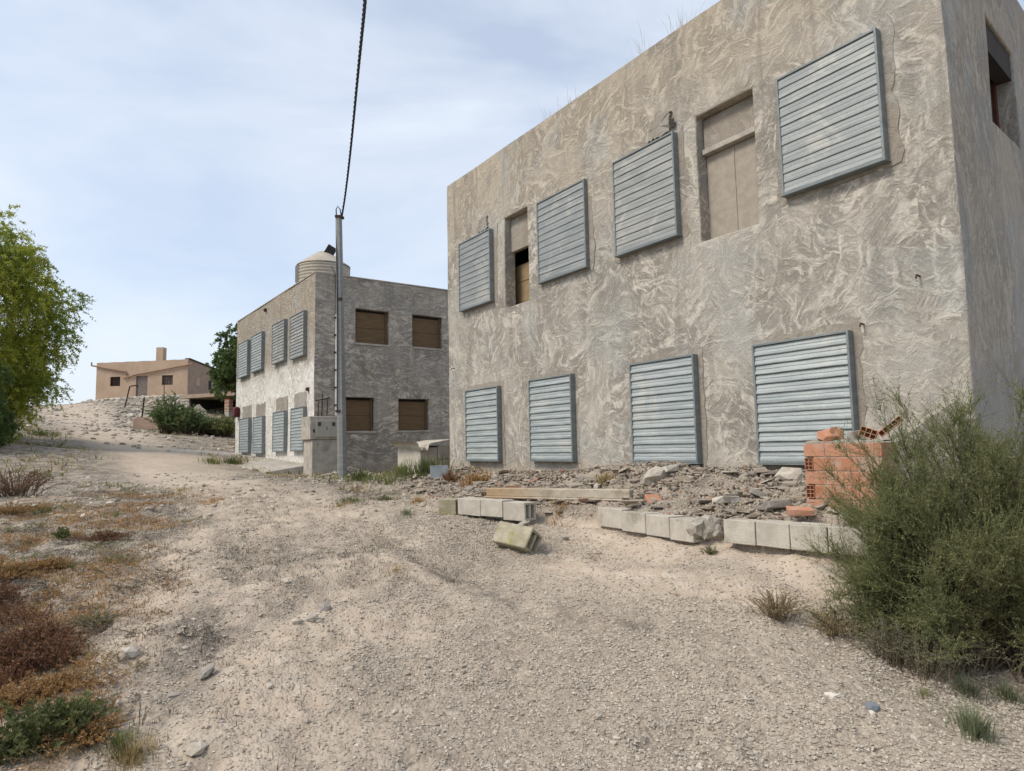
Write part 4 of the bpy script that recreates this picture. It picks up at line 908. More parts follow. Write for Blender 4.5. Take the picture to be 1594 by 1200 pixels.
place_block(s_[0], s_[1], zA, 'second block from the left end of the kerb, just below the beam end'); place_block(s_[1], s_[2], zA, 'third block from the left of the kerb, beside the block with open slots')
a = PZ(782.5, 779, zA); o = place_block(a, a+np.array([.25, -.25, 0]), zA-.01, 'kerb block with two open slots in its end, at the gap under the beam', .21)
xb = np.linspace(930, 1078, 5); s_ = seg(xb, (930, 790), (1078, 808), .93)
LBb = ['kerb block right after the gap, left end of the middle row', 'second block of the middle kerb row', 'third block of the middle kerb row, streaked on top', 'last block of the middle kerb row, left of the crumbled joint']
for i in range(4): place_block(s_[i], s_[i+1], .93-.003*i, LBb[i])
xb = [1125, 1175, 1228, 1287, 1350]; s_ = seg(xb, (1125, 807.6), (1285, 820.7), .945)
LBc = ['kerb block right of the crumbled joint', 'middle block of the right kerb row under the brick pier', 'kerb block below the brick pier, longest in view', 'kerb block at the right end, half under the big bush']
for i in range(4): place_block(s_[i], s_[i+1], .945, LBc[i])
# crumbled mortar between rows
cpos = (PZ(1078, 808, .93)+PZ(1125, 808, .94))/2; rg = np.random.default_rng(8)
m = MB(); V, Fc = ICO2_V, ICO2_F; m.stones(np.array([cpos+[.02, .13, -.08], cpos+[-.06, .12, -.1], cpos+[.1, .10, -.12]]), np.array([.12, .09, .085]), V, Fc, (.8, .7), .12, rng=rg)
o = m.build('mortar_lump', M['mortar'], None, loc=cpos); tag(o, 'crumbling mortar lump filling the joint between the two kerb rows', 'mortar lump')
# beam
b0 = PZ(754, 757, 1.10); b1 = PZ(978, 765, 1.08); d = b1-b0; L = np.linalg.norm(d); ang = math.atan2(d[1], d[0])
m = MB(); m.add(CUB_V*np.array([L/2, .10, .012])+[0, .08, -.118], CUB_F); m.add(CUB_V*np.array([L/2, .05, .052])+[0, .08, -.054], CUB_F); m.V = [v+RNG.normal(size=v.shape)*.002 for v in m.V]
t = NT('rust_stained_beam'); p = t.new('TexCoord').outputs['Object']; sx = t.new('SeparateXYZ'); t.l.new(p, sx.inputs[0])
n_ = t.noise(p, 4, 6, .65); c = t.mix(t.ramp(n_, .35, .65), (.44, .39, .31), (.34, .30, .235)); lf = t.ramp(t.math('ADD', sx.outputs[0], t.math('MULTIPLY', n_, .8)), .5, -.5)
c = t.mix(t.math('MULTIPLY', lf, .75), c, (.34, .225, .12)); c = t.mix(t.ramp(t.noise(t.vmath('MULTIPLY', p, (3, 1, 6)), 2, 5, .6), .48, .7, 0, .6), c, (.22, .17, .11))
o = m.build('concrete_beam', t.done(c, t.bump(t.noise(p, 60, 4, .6), .004, .8), .9), None, bevel=.008); o.location = (b0+b1)/2; o.rotation_euler = (0, -.01, ang); tag(o, 'long rust-stained concrete beam lying on rubble across the gap in the kerb', 'beam')
# fallen block
fb = G(812, 862); o = block_mesh(.42, .22, .22, slots=2).build('concrete_block', M['mossblock'], None, bevel=.008)
o.location = (fb[0]-.04, fb[1]+.10, fb[2]+.12); o.rotation_euler = (math.radians(-32), math.radians(6), math.radians(-38)); tag(o, 'lichen-stained hollow block tipped over on the gravel in front of the kerb', 'concrete block')
o = MB().stones(np.array([fb+[.02, .12, .245]]), np.array([.085]), ICO2_V, ICO2_F, (.8, .35), .2).build('mortar_lump', M['mortar'], None, loc=fb+[.02, .1, .24]); tag(o, 'lump of broken mortar on top of the tipped block', 'mortar lump')

# ------------------------------------------------------------------ brick pier
q0 = P(1257, 797, 6.08); BU = U1; BF = Fr(q0, U1, N1); bz = q0[2]
pier = thing('brick_pier', 'broken wall of orange hollow bricks beside the last ground-floor shutter', 'brick wall', q0)
H = .123; BL = .69; m = MB(); m.fbox(BF, .09, BL-.002, bz-.15, bz+5*H-.004, -.232, -.0015); m.fbox(BF, .002, .0895, bz-.15, bz+5*H-.004, -.23, -.034); m.build('mortar', simple('pink_dusted_mortar', (.43, .30, .225), (.36, .25, .185), 14, bump=.01), pier, frame=BF)
m = MB(); hm = MB()
for r_ in range(5):
    z0_ = bz+r_*H+.004; u = 0 if r_ % 2 == 0 else .0; first = True; rowL = [.24]*7
    if r_ in (1, 3): u = .085
    while u < BL-.05:
        l = .195; e_ = min(u+l, BL); n_ = .004*random.random()
        if not (r_ == 3 and .32 < u < .5): m.fbox(BF, u, e_, z0_, z0_+H-.012, -.24, .001+n_)
        else: m.fbox(BF, u, e_, z0_, z0_+H-.012, -.24, -.004)
        u = e_+.012
for r_ in (1, 3):
    z0_ = bz+r_*H+.004; t_ = .006; w_ = .078; hh = H-.012
    m.fbox(BF, 0, w_, z0_, z0_+hh, -.235, -.03)
    for k in range(3): m.fbox(BF, 0+k*(w_-t_)/2, t_+k*(w_-t_)/2, z0_, z0_+hh, -.0295, .002)
    for k in range(4): zz = z0_+k*(hh-t_)/3; m.fbox(BF, 0, w_, zz, zz+t_, -.029, .0015)
m.build('brickwork', M['brick'], pier, frame=BF, bevel=.003)
rg = np.random.default_rng(21); K_ = 24; tz_ = bz+5*H+.0005; m = MB(); V = []
for k in range(K_+1):
    u = .004+(BL-.008)*k/K_
    for n_ in (-.004, -.08, -.16, -.236): V.append(BF.w(u, tz_+.006+.022*rg.random()*(n_ < -.01 and n_ > -.2), n_+rg.normal()*.002))
m.add(V, [(4*k+j, 4*k+4+j, 4*k+5+j, 4*k+1+j) for k in range(K_) for j in range(3)]+[]); b0_ = BF.w(.004, tz_-.01, -.004); b1_ = BF.w(BL-.004, tz_-.01, -.004)
for k in range(K_): m.quad(V[4*k], V[4*k+4], V[4*k+4]-np.array([0, 0, .012]), V[4*k]-np.array([0, 0, .012]))
m.build('mortar_bed', M['mortar'], pier, merge=True)
def hollow_brick(nx_, nz_, L=.24, Wd=.12, H=.075):
    m = MB(); t = .007
    for k in range(nx_+1): m.add(CUB_V*np.array([t/2, L/2, H/2])+[-Wd/2+t/2+(Wd-t)*k/nx_, 0, 0], CUB_F)
    for k in range(nz_+1): m.add(CUB_V*np.array([Wd/2-.0005, L/2-.001, t/2])+[0, 0, -H/2+t/2+(H-t)*k/nz_], CUB_F)
    m.add(CUB_V*np.array([Wd/2-.001, .004, H/2-.001])+[0, -L/2+.07, 0], CUB_F)
    return m
def lb(px, py, Y, nx_, nz_, rot, label, **k):
    o = hollow_brick(nx_, nz_, **k).build('loose_brick', M['brick'], None, bevel=.0015); o.location = P(px, py, Y); o.rotation_euler = [math.radians(a) for a in rot]
    return tag(o, label, 'brick', 'loose bricks lying on the brick wall')
lb(1352, 674, 5.78, 3, 2, (0, 22, -30), 'loose brick with six square holes facing out, lying tilted on the brick wall', L=.2, Wd=.135, H=.085)
lb(1386, 664, 5.68, 5, 1, (0, -40, -30), 'loose flat brick with a row of holes, propped steeply on the brick wall', L=.2, Wd=.22, H=.05)
o = MB().stones(np.array([P(1292, 681, 6.0)]), np.array([.10]), ICO2_V, ICO2_F, (.7, .6), .15).build('brick_fragment', M['brick'], None, loc=P(1292, 686, 6)); tag(o, 'broken brick fragment on the left end of the brick wall', 'brick fragment')
o = MB().box(P(1304, 679, 6.0), (.028, .06, .055), jit=.006).build('brick_fragment', M['brick'], None, loc=P(1304, 686, 6), bevel=.004); tag(o, 'upright piece of red brick behind the fragment on the wall end', 'brick fragment')
o = MB().box(P(1327, 680, 5.88), (.025, .04, .055), Rz(.4), jit=.008).build('brick_fragment', M['greystone'], None, loc=P(1327, 686, 6), bevel=.004); tag(o, 'small dark upright shard in the middle of the brick wall top', 'shard')
# sloping stair string rising to the building corner
SW = [(1384, 693), (1404, 683), (1440, 655), (1462, 640), (1490, 622), (1492, 650), (1492, 800), (1384, 800)]; k = len(SW)
V = [P(x, y, 6.05) for x, y in SW]+[P(x, y, 6.05)+np.array([.03, .16, 0]) for x, y in SW]
m = MB(); m.add(V, [tuple(range(k))]); m.add(V, [tuple(range(k, 2*k))[::-1]]); m.add(V, [(i, (i+1) % k, k+(i+1) % k, k+i) for i in range(k)])
o = m.build('stair_wall', M['mortar'], None, loc=P(1440, 790, 6.05), bevel=.01); tag(o, 'sloping grey parapet rising behind the bush to the corner of the large block', 'stair wall')
o = MB().box(G(1215, 800)+[0, 0, .04], (.10, .05, .025), Rz(-.3)@Rx(.2), jit=.004).build('brick_fragment', M['brick'], None, loc=G(1215, 800), bevel=.004)
o.location = P(1246, 803, 5.75)+np.array([0, 0, .0]); tag(o, 'flat orange brick shard on the rubble at the foot of the brick wall', 'brick fragment')

# ------------------------------------------------------------------ rubble, gravel
rg = np.random.default_rng(31)
def rubble(n, size, seed, big=False):
    rg = np.random.default_rng(seed); u = rg.uniform(-.9, 9.6, n); d = rg.beta(1.1, 1.5, n)*2.6+.03
    p = np.stack([FA.O[0]+FA.U[0]*u+FA.N[0]*d, FA.O[1]+FA.U[1]*u+FA.N[1]*d], -1); ld = linedist(p[:, 0], p[:, 1])
    k = (ld > .1) & (rg.random(n) < .35+.65*sstep(.35, .55, fbm(p[:, 0]*2, p[:, 1]*2, 2))); p = p[k]; s = rg.uniform(*size, len(p))*rg.uniform(.5, 1, len(p))
    z = height(p[:, 0], p[:, 1])+s*.05+rg.uniform(-.01, .035, len(p)); return np.concatenate([p, z[:, None]], 1), s
m = MB()
Pq, s = rubble(9000, (.010, .038), 1); m.stones(Pq, s, ICO_V, ICO_F, (.5, .4), .22, rng=rg, R=rotmats(len(Pq), rg))
Pq, s = rubble(900, (.04, .09), 2); m.stones(Pq, s, ICO_V, ICO_F, (.5, .35), .2, rng=rg)
Pq, s = rubble(1100, (.06, .20), 3); m.stones(Pq, s*.8, CUB_V*.7, CUB_F, (.4, .10), .13, rng=rg)
o = m.build('rubble', M['rubble'], None, loc=FA.w(5, 1, 1)); tag(o, None, None, kind='stuff')
big = [(1165, 716, .13, 'mortar', 'large grey mortar lump leaning on the wall left of the last lower shutter'), (1020, 745, .17, 'stone', 'pale boulder-like lump in the rubble under the third lower shutter'),
       (1040, 734, .16, 'white_lump', 'flat whitish slab on the rubble at the sill of the third lower shutter'), (1235, 742, .17, 'stone', 'pale smooth lump on the rubble left of the brick wall'),
       (1130, 778, .13, 'white_lump', 'light angular slab low on the rubble between shutters three and four'), (1018, 778, .10, 'brick', 'piece of red roof tile in the rubble above the middle kerb row'),
       (1108, 776, .08, 'brick', 'small red tile fragment in the rubble near the crumbled joint'), (1180, 768, .13, 'greystone', 'dark grey slab tilted in the rubble left of the brick wall'),
       (1205, 790, .12, 'greystone', 'grey flat stone at the back edge of the right kerb row'), (905, 742, .10, 'greystone', 'grey lump in the rubble right of the second lower shutter'),
       (770, 740, .09, 'mortar', 'mortar lump in the rubble below the first lower shutter'), (730, 758, .10, 'greystone', 'flat grey stone above the left end of the kerb')]
for i, (px, py, s, mt_, lab) in enumerate(big):
    p = G(px, py+6, 4, 14); rgi = np.random.default_rng(100+i); slabby = mt_ in ('white_lump', 'brick', 'greystone')
    m = MB(); m.stones(np.array([p+[0, 0, s*.25]]), np.array([s]), *((CUB_V*.8, CUB_F) if slabby else (ICO2_V, ICO2_F)), (.6, .22 if slabby else .5), .14 if slabby else .09, rng=rgi)
    o = m.build('rubble_lump', M[mt_], None, loc=p, bevel=.006 if slabby else 0); tag(o, lab, 'rubble lump')
# gravel over the track
def scatter(n, x0, x1, y0, y1, seed, dens=None):
    rg = np.random.default_rng(seed); x = rg.uniform(x0, x1, n); y = y0+(y1-y0)*rg.random(n)**1.5
    k = (np.abs(x) < y*.85+.4); x, y = x[k], y[k]
    if dens is not None: k = rg.random(len(x)) < dens(x, y); x, y = x[k], y[k]
    return x, y
m = MB()
dn = lambda x, y: (.4+.6*sstep(.33, .52, fbm(x*1.2, y*1.2, 3)))*(1-.85*soil(x, y)[:, 1])*(1-.8*soil(x, y)[:, 0])
x, y = scatter(270000, -6, 6, 2.6, 8.5, 5, dn); s = RNG.uniform(.004, .0105, len(x))*(1+.05*y); m.stones(np.stack([x, y, height(x, y)+s*.2], -1), s, OCT_V, OCT_F, (.6, .5), .25)
x, y = scatter(9000, -7, 7, 2.6, 13, 6, dn); s = RNG.uniform(.008, .022, len(x)); m.stones(np.stack([x, y, height(x, y)+s*.2], -1), s, ICO_V, ICO_F, (.6, .45), .16)
x, y = scatter(500, -7, 5, 2.8, 14, 7, lambda x, y: .15+.85*sstep(.5, 1.5, -x)); s = RNG.uniform(.015, .036, len(x)); m.stones(np.stack([x, y, height(x, y)+s*.1], -1), s, ICO_V, ICO_F, (.5, .35), .22)
o = m.build('gravel', M['gravel'], None); tag(o, None, None, kind='stuff')
m = MB(); rg = np.random.default_rng(77); n = 9000; x = rg.uniform(-18, 8, n); y = rg.uniform(8.5, 34, n); s = rg.uniform(.02, .07, n)*rg.uniform(.4, 1, n)
k = (linedist(x, y) < 0) & ((x-FD.O[0])*FD.N[0]+(y-FD.O[1])*FD.N[1] > .1); x, y, s = x[k], y[k], s[k]
m.stones(np.stack([x, y, height(x, y)+s*.1], -1), s, ICO_V, ICO_F, (.6, .45), .16); n = 2600; x = rg.uniform(-42, -10, n); y = rg.uniform(26, 60, n); s = rg.uniform(.05, .2, n)*rg.uniform(.4, 1, n)
m.stones(np.stack([x, y, height(x, y)+s*.1], -1), s, ICO_V, ICO_F, (.6, .45), .16)
o = m.build('far_stones', M['gravel'], None); tag(o, None, None, kind='stuff')
for i, (px, py, s, mt_, lab) in enumerate(((505, 950, .055, 'greystone', 'grey stone, rightmost of the cluster beside the rut'), (488, 968, .055, 'greystone', 'grey flat stone in the middle of the cluster beside the rut'), (462, 972, .045, 'stone', 'pale stone, left of the cluster beside the rut'),
        (668, 1028, .035, 'stone', 'small whitish round stone alone in the centre of the track'), (206, 1026, .06, 'stone', 'pale flat stone on the left verge below the grey weed'), (305, 1178, .05, 'stone', 'pale stone at the bottom edge left of the yellow tuft'[:0]+'pale flat stone near the bottom edge, right of the yellow tuft'),
        (320, 1062, .06, 'greystone', 'dark earthy clod in the gully at the lower left'), (270, 1088, .04, 'greystone', 'small dark clod left of the big clod in the gully'), (1357, 1103, .04, 'slate', 'blue-grey stone chip on the gravel below the bush'), (1295, 1090, .04, 'white_lump', 'small white chip on the gravel left of the blue-grey chip'),
        (880, 843, .05, 'greystone', 'grey stone right of the tipped block'), (930, 862, .05, 'stone', 'cream-coloured stone on the gravel below the middle kerb row'), (40, 645, .45, 'stone', 'pale boulder beneath the trees at the left edge'), (85, 640, .4, 'stone', 'boulder on the bank top, left of the road crest'))):
    p = G(px, py); rgi = np.random.default_rng(200+i); m = MB(); m.stones(np.array([p+[0, 0, s*.2]]), np.array([s]), ICO_V, ICO_F, (.6, .4), .16, rng=rgi); o = m.build('stone', M[mt_], None, loc=p); tag(o, lab, 'stone')
# gravel heap at the pole foot
p = G(545, 742, 14, 19); rg = np.random.default_rng(9); n = 700; a = rg.uniform(0, 6.28, n); r = np.abs(rg.normal(size=n))*.3; m = MB()
m.stones(np.stack([p[0]+np.cos(a)*r*1.3, p[1]+np.sin(a)*r*.6, p[2]+np.maximum(.22-r*.35, 0)*rg.random(n)**.3], -1), rg.uniform(.02, .05, n), ICO_V, ICO_F, (.6, .5), .15); o = m.build('gravel_heap', M['gravel'], None, loc=p); tag(o, None, None, kind='stuff')

# ------------------------------------------------------------------ plants
def blades(m, x, y, h, w, n_per, spread, lean=.5, mat=0, rng=RNG, z=None, seg3=False):
    N = len(x)*n_per; cx_ = np.repeat(x, n_per); cy_ = np.repeat(y, n_per); hh = np.repeat(np.broadcast_to(h, x.shape), n_per)*rng.uniform(.4, 1, N)
    a = rng.uniform(0, 6.28, N); r = np.abs(rng.normal(size=N))*np.repeat(np.broadcast_to(spread, x.shape), n_per)
    bx, by = cx_+np.cos(a)*r, cy_+np.sin(a)*r; bz_ = (np.repeat(z, n_per) if z is not None else height(bx, by))-.01
    ln = rng.uniform(.1, 1, N)*lean; a2 = a+rng.normal(size=N)*.7
    D1 = np.stack([np.cos(a2)*ln, np.sin(a2)*ln, np.ones(N)], -1); D1 /= np.linalg.norm(D1, axis=1)[:, None]
    B0 = np.stack([bx, by, bz_], -1); B1 = B0+D1*hh[:, None]*.55; D2 = D1+np.stack([np.cos(a2)*ln, np.sin(a2)*ln, -ln*.5], -1); D2 /= np.linalg.norm(D2, axis=1)[:, None]
    B2_ = B1+D2*hh[:, None]*.45; X = np.stack([-np.sin(a2), np.cos(a2), np.zeros(N)], -1)*np.broadcast_to(w, (N,))[:, None]*.5
    V = np.stack([B0-X, B0+X, B1+X*.8, B1-X*.8, B2_], 1).reshape(-1, 3); b = np.arange(N)*5
    m.add(V, np.stack([b, b+1, b+2, b+3], -1), mat); m.add(V[:0], np.stack([b+3-m.n*0, b+2, b+4], -1)-m.n+(m.n-len(V)), mat)
    return m
def tuft(px, py, name, label, cat, h, w, n, spread, mat, lean=.6, group=None, p=None, seed=0):
    rng = np.random.default_rng(seed+int(px)*7+int(py)); p = G(px, py) if p is None else p; m = MB()
    blades(m, np.array([p[0]]), np.array([p[1]]), h, w, n, spread, lean, 0, rng, z=None if name != 'roof_grass' else np.array([p[2]]))
    if spread >= .1 and name == 'grass_tuft':
        return tag(m.build('grass_patch', M[mat], None, loc=p), None, None, None, 'stuff')
    o = m.build(name, M[mat], None, loc=p); return tag(o, label, cat, group)
def herb(px, py, name, label, cat, H, R, nst, nleaf, mat, twig='twig', ll=.02, lw=.007, up=.6, p=None, seed=0, leafdown=0, group=None, sr=.0025, bush=False):
    """branching herb: arching stems with side leaves"""
    rng = np.random.default_rng(seed+int(px)*3+int(py)); p = G(px, py) if p is None else np.array(p); K = 6
    a = rng.uniform(0, 6.28, nst); br = np.abs(rng.normal(size=nst))*R*.25; el = rng.uniform(0, 1, nst)**.8
    L = H*rng.uniform(.55, 1.05, nst)*(1-.25*el); out = R*el*rng.uniform(.6, 1.1, nst)
    t = np.linspace(0, 1, K)[None, :, None]; dir2 = np.stack([np.cos(a), np.sin(a)], -1)
    base = np.stack([p[0]+np.cos(a)*br, p[1]+np.sin(a)*br], -1)
    xy = base[:, None]+dir2[:, None]*out[:, None, None]*t**(1.15)+rng.normal(size=(nst, K, 2))*.03*H*t
    z = p[2]-.02+L[:, None]*(np.sin(t[..., 0]*math.pi/2*.92))*up/.6*.95*(1-.35*el[:, None]*t[..., 0])
    Pt = np.concatenate([xy, z[..., None]], -1); Pt[..., 2] = np.maximum(Pt[..., 2], height(Pt[..., 0], Pt[..., 1])+.0)
    m = MB(); m.paths(Pt, sr, sr*.4)
    o = thing(name, label, cat, p, group); m.build('stems', M[twig], o)
    i = rng.integers(0, nst, nst*nleaf); tt_ = rng.uniform(.15, 1, nst*nleaf)*(K-1); k = np.minimum(tt_.astype(int), K-2); fr_ = (tt_-k)[:, None]
    q = Pt[i, k]*(1-fr_)+Pt[i, k+1]*fr_; dd_ = Pt[i, k+1]-Pt[i, k]; dd_ /= np.linalg.norm(dd_, axis=1)[:, None]+1e-9
    D = dd_+rng.normal(size=dd_.shape)*.75; D[:, 2] -= leafdown; m = MB(); m.leaves(q, D, rng.uniform(.6, 1.2, len(q))*ll, rng.uniform(.6, 1.2, len(q))*lw, rng=rng); m.build('foliage', M[mat], o); return o

# big broom-like bush at the right
def big_bush():
    rng = np.random.default_rng(4); c = np.array([3.12, 4.55]); gzc = gz(*c)
    o = thing('large_bush', 'huge olive-green wispy bush covering the brick wall at the right edge', 'bush', (c[0], c[1], gzc))
    n1 = 330; K = 8
    # end points on an irregular dome
    a = rng.uniform(0, 6.28, n1); el = np.arccos(rng.uniform(0, 1, n1)); # 0 = up
    lump = 1+.16*np.sin(a*3+1)+.13*np.sin(a*5+el*4)+.08*np.sin(a*9+el*7); fill = rng.uniform(.45, 1.0, n1)**.5*lump
    ex = c[0]+np.cos(a)*np.sin(el)*1.06*fill; ey = c[1]+np.sin(a)*np.sin(el)*.80*fill; ez = gzc+.10+np.cos(el)**.8*1.50*fill*(1+.12*np.clip((ex-c[0]), -1, 1))
    b = np.stack([c[0]+rng.normal(size=n1)*.16, c[1]+rng.normal(size=n1)*.16, np.full(n1, gzc-.03)], -1); e = np.stack([ex, ey, ez], -1)
    t = np.linspace(0, 1, K)[None, :, None]; mid = b*.5+e*.5+np.array([0, 0, .22])*np.sin(el)[:, None]; Pt = b[:, None]*(1-t)**2+2*mid[:, None]*t*(1-t)+e[:, None]*t**2
    Pt = Pt+rng.normal(size=Pt.shape)*.018*t
    m = MB(); m.paths(Pt, .007, .002); m.build('branches', M['twig'], o)
    # twigs
    n2 = 20000; i = rng.integers(0, n1, n2); tt_ = (1-rng.random(n2)**2.0*.7)*(K-1); k = np.minimum(tt_.astype(int), K-2); f_ = (tt_-k)[:, None]
    q = Pt[i, k]*(1-f_)+Pt[i, k+1]*f_; d = Pt[i, k+1]-Pt[i, k]; d /= np.linalg.norm(d, axis=1)[:, None]
    D = d*.9+rng.normal(size=d.shape)*.55+np.array([0, 0, .28]); D /= np.linalg.norm(D, axis=1)[:, None]; L = rng.uniform(.06, .20, n2)*np.where(rng.random(n2) < .06, 1.8, 1)
    K2 = 4; t2 = np.linspace(0, 1, K2)[None, :, None]; curve = rng.normal(size=(n2, 1, 3))*.05; T = q[:, None]+D[:, None]*L[:, None, None]*t2+curve*t2**2+np.array([0, 0, .04])*t2**2
    T[..., 2] = np.maximum(T[..., 2], .08)
    m = MB(); m.paths(T, .0018, .0007); m.build('twigs', M['greentwig'], o)
    n3 = 380000; i = rng.integers(0, n2, n3); tt_ = rng.uniform(.05, 1, n3)*(K2-1); k = np.minimum(tt_.astype(int), K2-2); f_ = (tt_-k)[:, None]; q = T[i, k]*(1-f_)+T[i, k+1]*f_
    D3 = D[i]*.9+rng.normal(size=(n3, 3))*.65; m = MB(); m.leaves(q, D3, rng.uniform(.010, .024, n3), rng.uniform(.003, .006, n3), rng=rng); m.build('foliage', M['broom'], o)
big_bush()
herb(1440, 1050, 'dry_herb', 'grey-green dry herb in front of the foot of the big bush', 'dry weed', .42, .34, 130, 60, 'greyherb', ll=.014, lw=.004)
herb(1535, 1000, 'dry_herb', 'brownish dead herb under the right side of the big bush', 'dry weed', .50, .34, 110, 60, 'strawgrass', ll=.014, lw=.004)
herb(1385, 1030, 'dry_herb', 'pale straw herb at the left foot of the big bush', 'dry weed', .34, .24, 90, 50, 'greyherb', ll=.013, lw=.004)
herb(1490, 1040, 'dry_herb', 'olive dry herb low in the middle of the bush foot', 'dry weed', .44, .30, 110, 55, 'greyherb', ll=.013, lw=.004, seed=5)
herb(1210, 965, 'dry_herb', 'small dry brown cushion weed below the right kerb row', 'dry weed', .26, .20, 130, 50, 'strawgrass', ll=.011, lw=.004)
herb(1300, 990, 'dry_herb', 'straw-coloured low weed between the brown cushion and the big bush', 'dry weed', .20, .22, 90, 45, 'strawgrass', ll=.012, lw=.004)
herb(1350, 975, 'dry_herb', 'sparse pale weed on the bank left of the big bush', 'dry weed', .22, .16, 70, 45, 'greyherb', ll=.012, lw=.004)
herb(1104, 862, 'dry_herb', 'tiny dark weed hanging below the crumbled kerb joint', 'dry weed', .10, .09, 50, 40, 'olivegrass', ll=.01, lw=.004)
tuft(1515, 1148, 'grass_tuft', 'blue-green grass tuft nearest the bottom right corner', 'grass tuft', .19, .005, 260, .045, 'blueherb')
tuft(1505, 1085, 'grass_tuft', 'grey-green grass tuft just behind the nearest tuft at bottom right', 'grass tuft', .13, .005, 220, .06, 'blueherb')
tuft(1568, 1092, 'grass_tuft', 'green grass tuft against the right edge', 'grass tuft', .13, .005, 170, .05, 'blueherb')
tuft(1440, 1085, 'grass_tuft', 'small olive sprig on the gravel in front of the bush', 'grass tuft', .08, .004, 60, .03, 'olivegrass')
tuft(1395, 1197, 'grass_tuft', 'tiny sprig at the bottom edge', 'grass tuft', .04, .004, 50, .03, 'blueherb')
# left foreground
herb(50, 1175, 'green_weed', 'leafy green weed at the lower left corner', 'weed', .30, .24, 60, 45, 'greengrass', twig='greentwig', ll=.03, lw=.013)
herb(105, 1155, 'green_weed', 'upright green weed right of the leafy corner weed', 'weed', .26, .16, 42, 40, 'greengrass', twig='greentwig', ll=.03, lw=.013)
herb(125, 1120, 'green_weed', 'smaller olive weed behind the upright green weed', 'weed', .16, .12, 36, 30, 'olivegrass', twig='greentwig', ll=.022, lw=.009)
herb(5, 1190, 'green_weed', 'olive leafy weed cut by the lower left corner', 'weed', .2, .2, 60, 40, 'olivegrass', twig='greentwig', ll=.022, lw=.009)
herb(20, 1045, 'rust_weed', 'dark rust-red dead weed at the left edge', 'dead weed', .34, .30, 90, 55, 'rustherb', ll=.018, lw=.009)
herb(85, 1040, 'rust_weed', 'rust-red dead weed with upright tips right of the darker one', 'dead weed', .25, .20, 70, 45, 'rustherb', ll=.018, lw=.009)
for q_ in ((15, 900, .16, .34, 'orangegrass', 'orange dead weed cushion at the left edge above the red weeds'), (75, 885, .13, .26, 'orangegrass', 'orange dead weed cushion right of the one at the left edge'), (30, 1100, .16, .28, 'orangegrass', 'orange dry cushion between the red weeds and the green corner weed'), (90, 1075, .13, .2, 'orangegrass', 'small orange cushion under the red weed tips'), (60, 1010, .2, .3, 'rustherb', 'rust-brown weed behind the two red weeds'), (160, 840, .12, .3, 'rustherb', 'low rusty weed mat on the left verge'), (20, 800, .22, .4, 'orangegrass', 'ochre dry weed below the tangled shrub'), (135, 1160, .14, .18, 'orangegrass', 'brown dry cushion right of the green weeds')):
    herb(q_[0], q_[1], 'dead_weed', q_[5], 'dead weed', q_[2], q_[3], 120, 60, q_[4], ll=.016, lw=.006)
herb(-30, 960, 'rust_weed', 'tall reddish dead weed cut by the left edge', 'dead weed', .40, .3, 80, 45, 'rustherb', ll=.018, lw=.009)
tuft(205, 1180, 'grass_tuft', 'yellow-olive grass tuft at the bottom left', 'grass tuft', .10, .005, 420, .06, 'strawgrass')
tuft(185, 1170, 'grass_tuft', 'olive tuft touching the yellow tuft at the bottom left', 'grass tuft', .08, .005, 260, .05, 'olivegrass')
herb(173, 1135, 'dry_herb', 'single tall thin grey stalk at the lower left', 'dry weed', .28, .03, 3, 60, 'greyherb', ll=.012, lw=.003)
herb(215, 1130, 'dry_herb', 'short forked dry stalk right of the tall grey stalk', 'dry weed', .18, .05, 5, 26, 'greyherb', ll=.012, lw=.003)
herb(150, 975, 'grey_weed', 'grey-green flat weed patch on the left verge', 'weed', .10, .22, 90, 30, 'greyherb', ll=.014, lw=.005)
herb(97, 838, 'green_weed', 'small dark green sprig on the left verge', 'weed', .16, .10, 30, 30, 'greengrass', twig='greentwig', ll=.03, lw=.01)
# along the middle
for px, py, h, sp, n, mt_, lab in ((545, 782, .13, .16, 260, 'greengrass', 'green grass patch in the gravel left of the beam'), (600, 780, .14, .14, 240, 'greengrass', 'bright green patch right of the first grass patch'), (530, 788, .10, .14, 200, 'strawgrass', 'yellowish grass at the left end of the middle grass patch'),
        (632, 802, .12, .05, 120, 'blueherb', 'single bluish grass clump left of the kerb'), (615, 890, .04, .10, 220, 'strawgrass', 'flattened straw-coloured grass wisp in the middle of the track'), (560, 748, .32, .16, 150, 'greengrass', 'dark green tuft at the foot of the gravel heap'), (625, 744, .38, .2, 200, 'olivegrass', 'tall dry grass along the foot of the smaller block'),
        (665, 742, .45, .2, 260, 'greengrass', 'tall green weeds in front of the block kennel'), (700, 748, .25, .12, 120, 'rustherb', 'rust-coloured herb at the corner of the large block'), (740, 752, .28, .16, 160, 'orangegrass', 'orange dry grass under the first lower shutter'), (280, 768, .12, .3, 240, 'strawgrass', 'dry yellow grass left of the track centre'),
        (362, 722, .30, .22, 200, 'greengrass', 'green clump on the slab edge by the white face'), (330, 722, .22, .25, 160, 'olivegrass', 'olive clump left of the slab edge clump'), (395, 708, .35, .15, 120, 'greengrass', 'weed below the second lower shutter of the white face'), (425, 712, .2, .15, 80, 'olivegrass', 'small weed below the third lower shutter of the white face'),
        (65, 678, .3, .5, 300, 'greengrass', 'green patch beside the track under the left trees'), (940, 752, .18, .1, 120, 'strawgrass', 'dry grass in the rubble right of the second lower shutter'), (870, 800, .12, .14, 200, 'orangegrass', 'orange dry grass in the gap under the beam'), (650, 782, .13, .10, 120, 'orangegrass', 'orange tuft left of the kerb end')):
    tuft(px, py, 'grass_tuft', lab, 'grass tuft', h, .006+.0012*(py < 760)*10, n, sp, mt_)
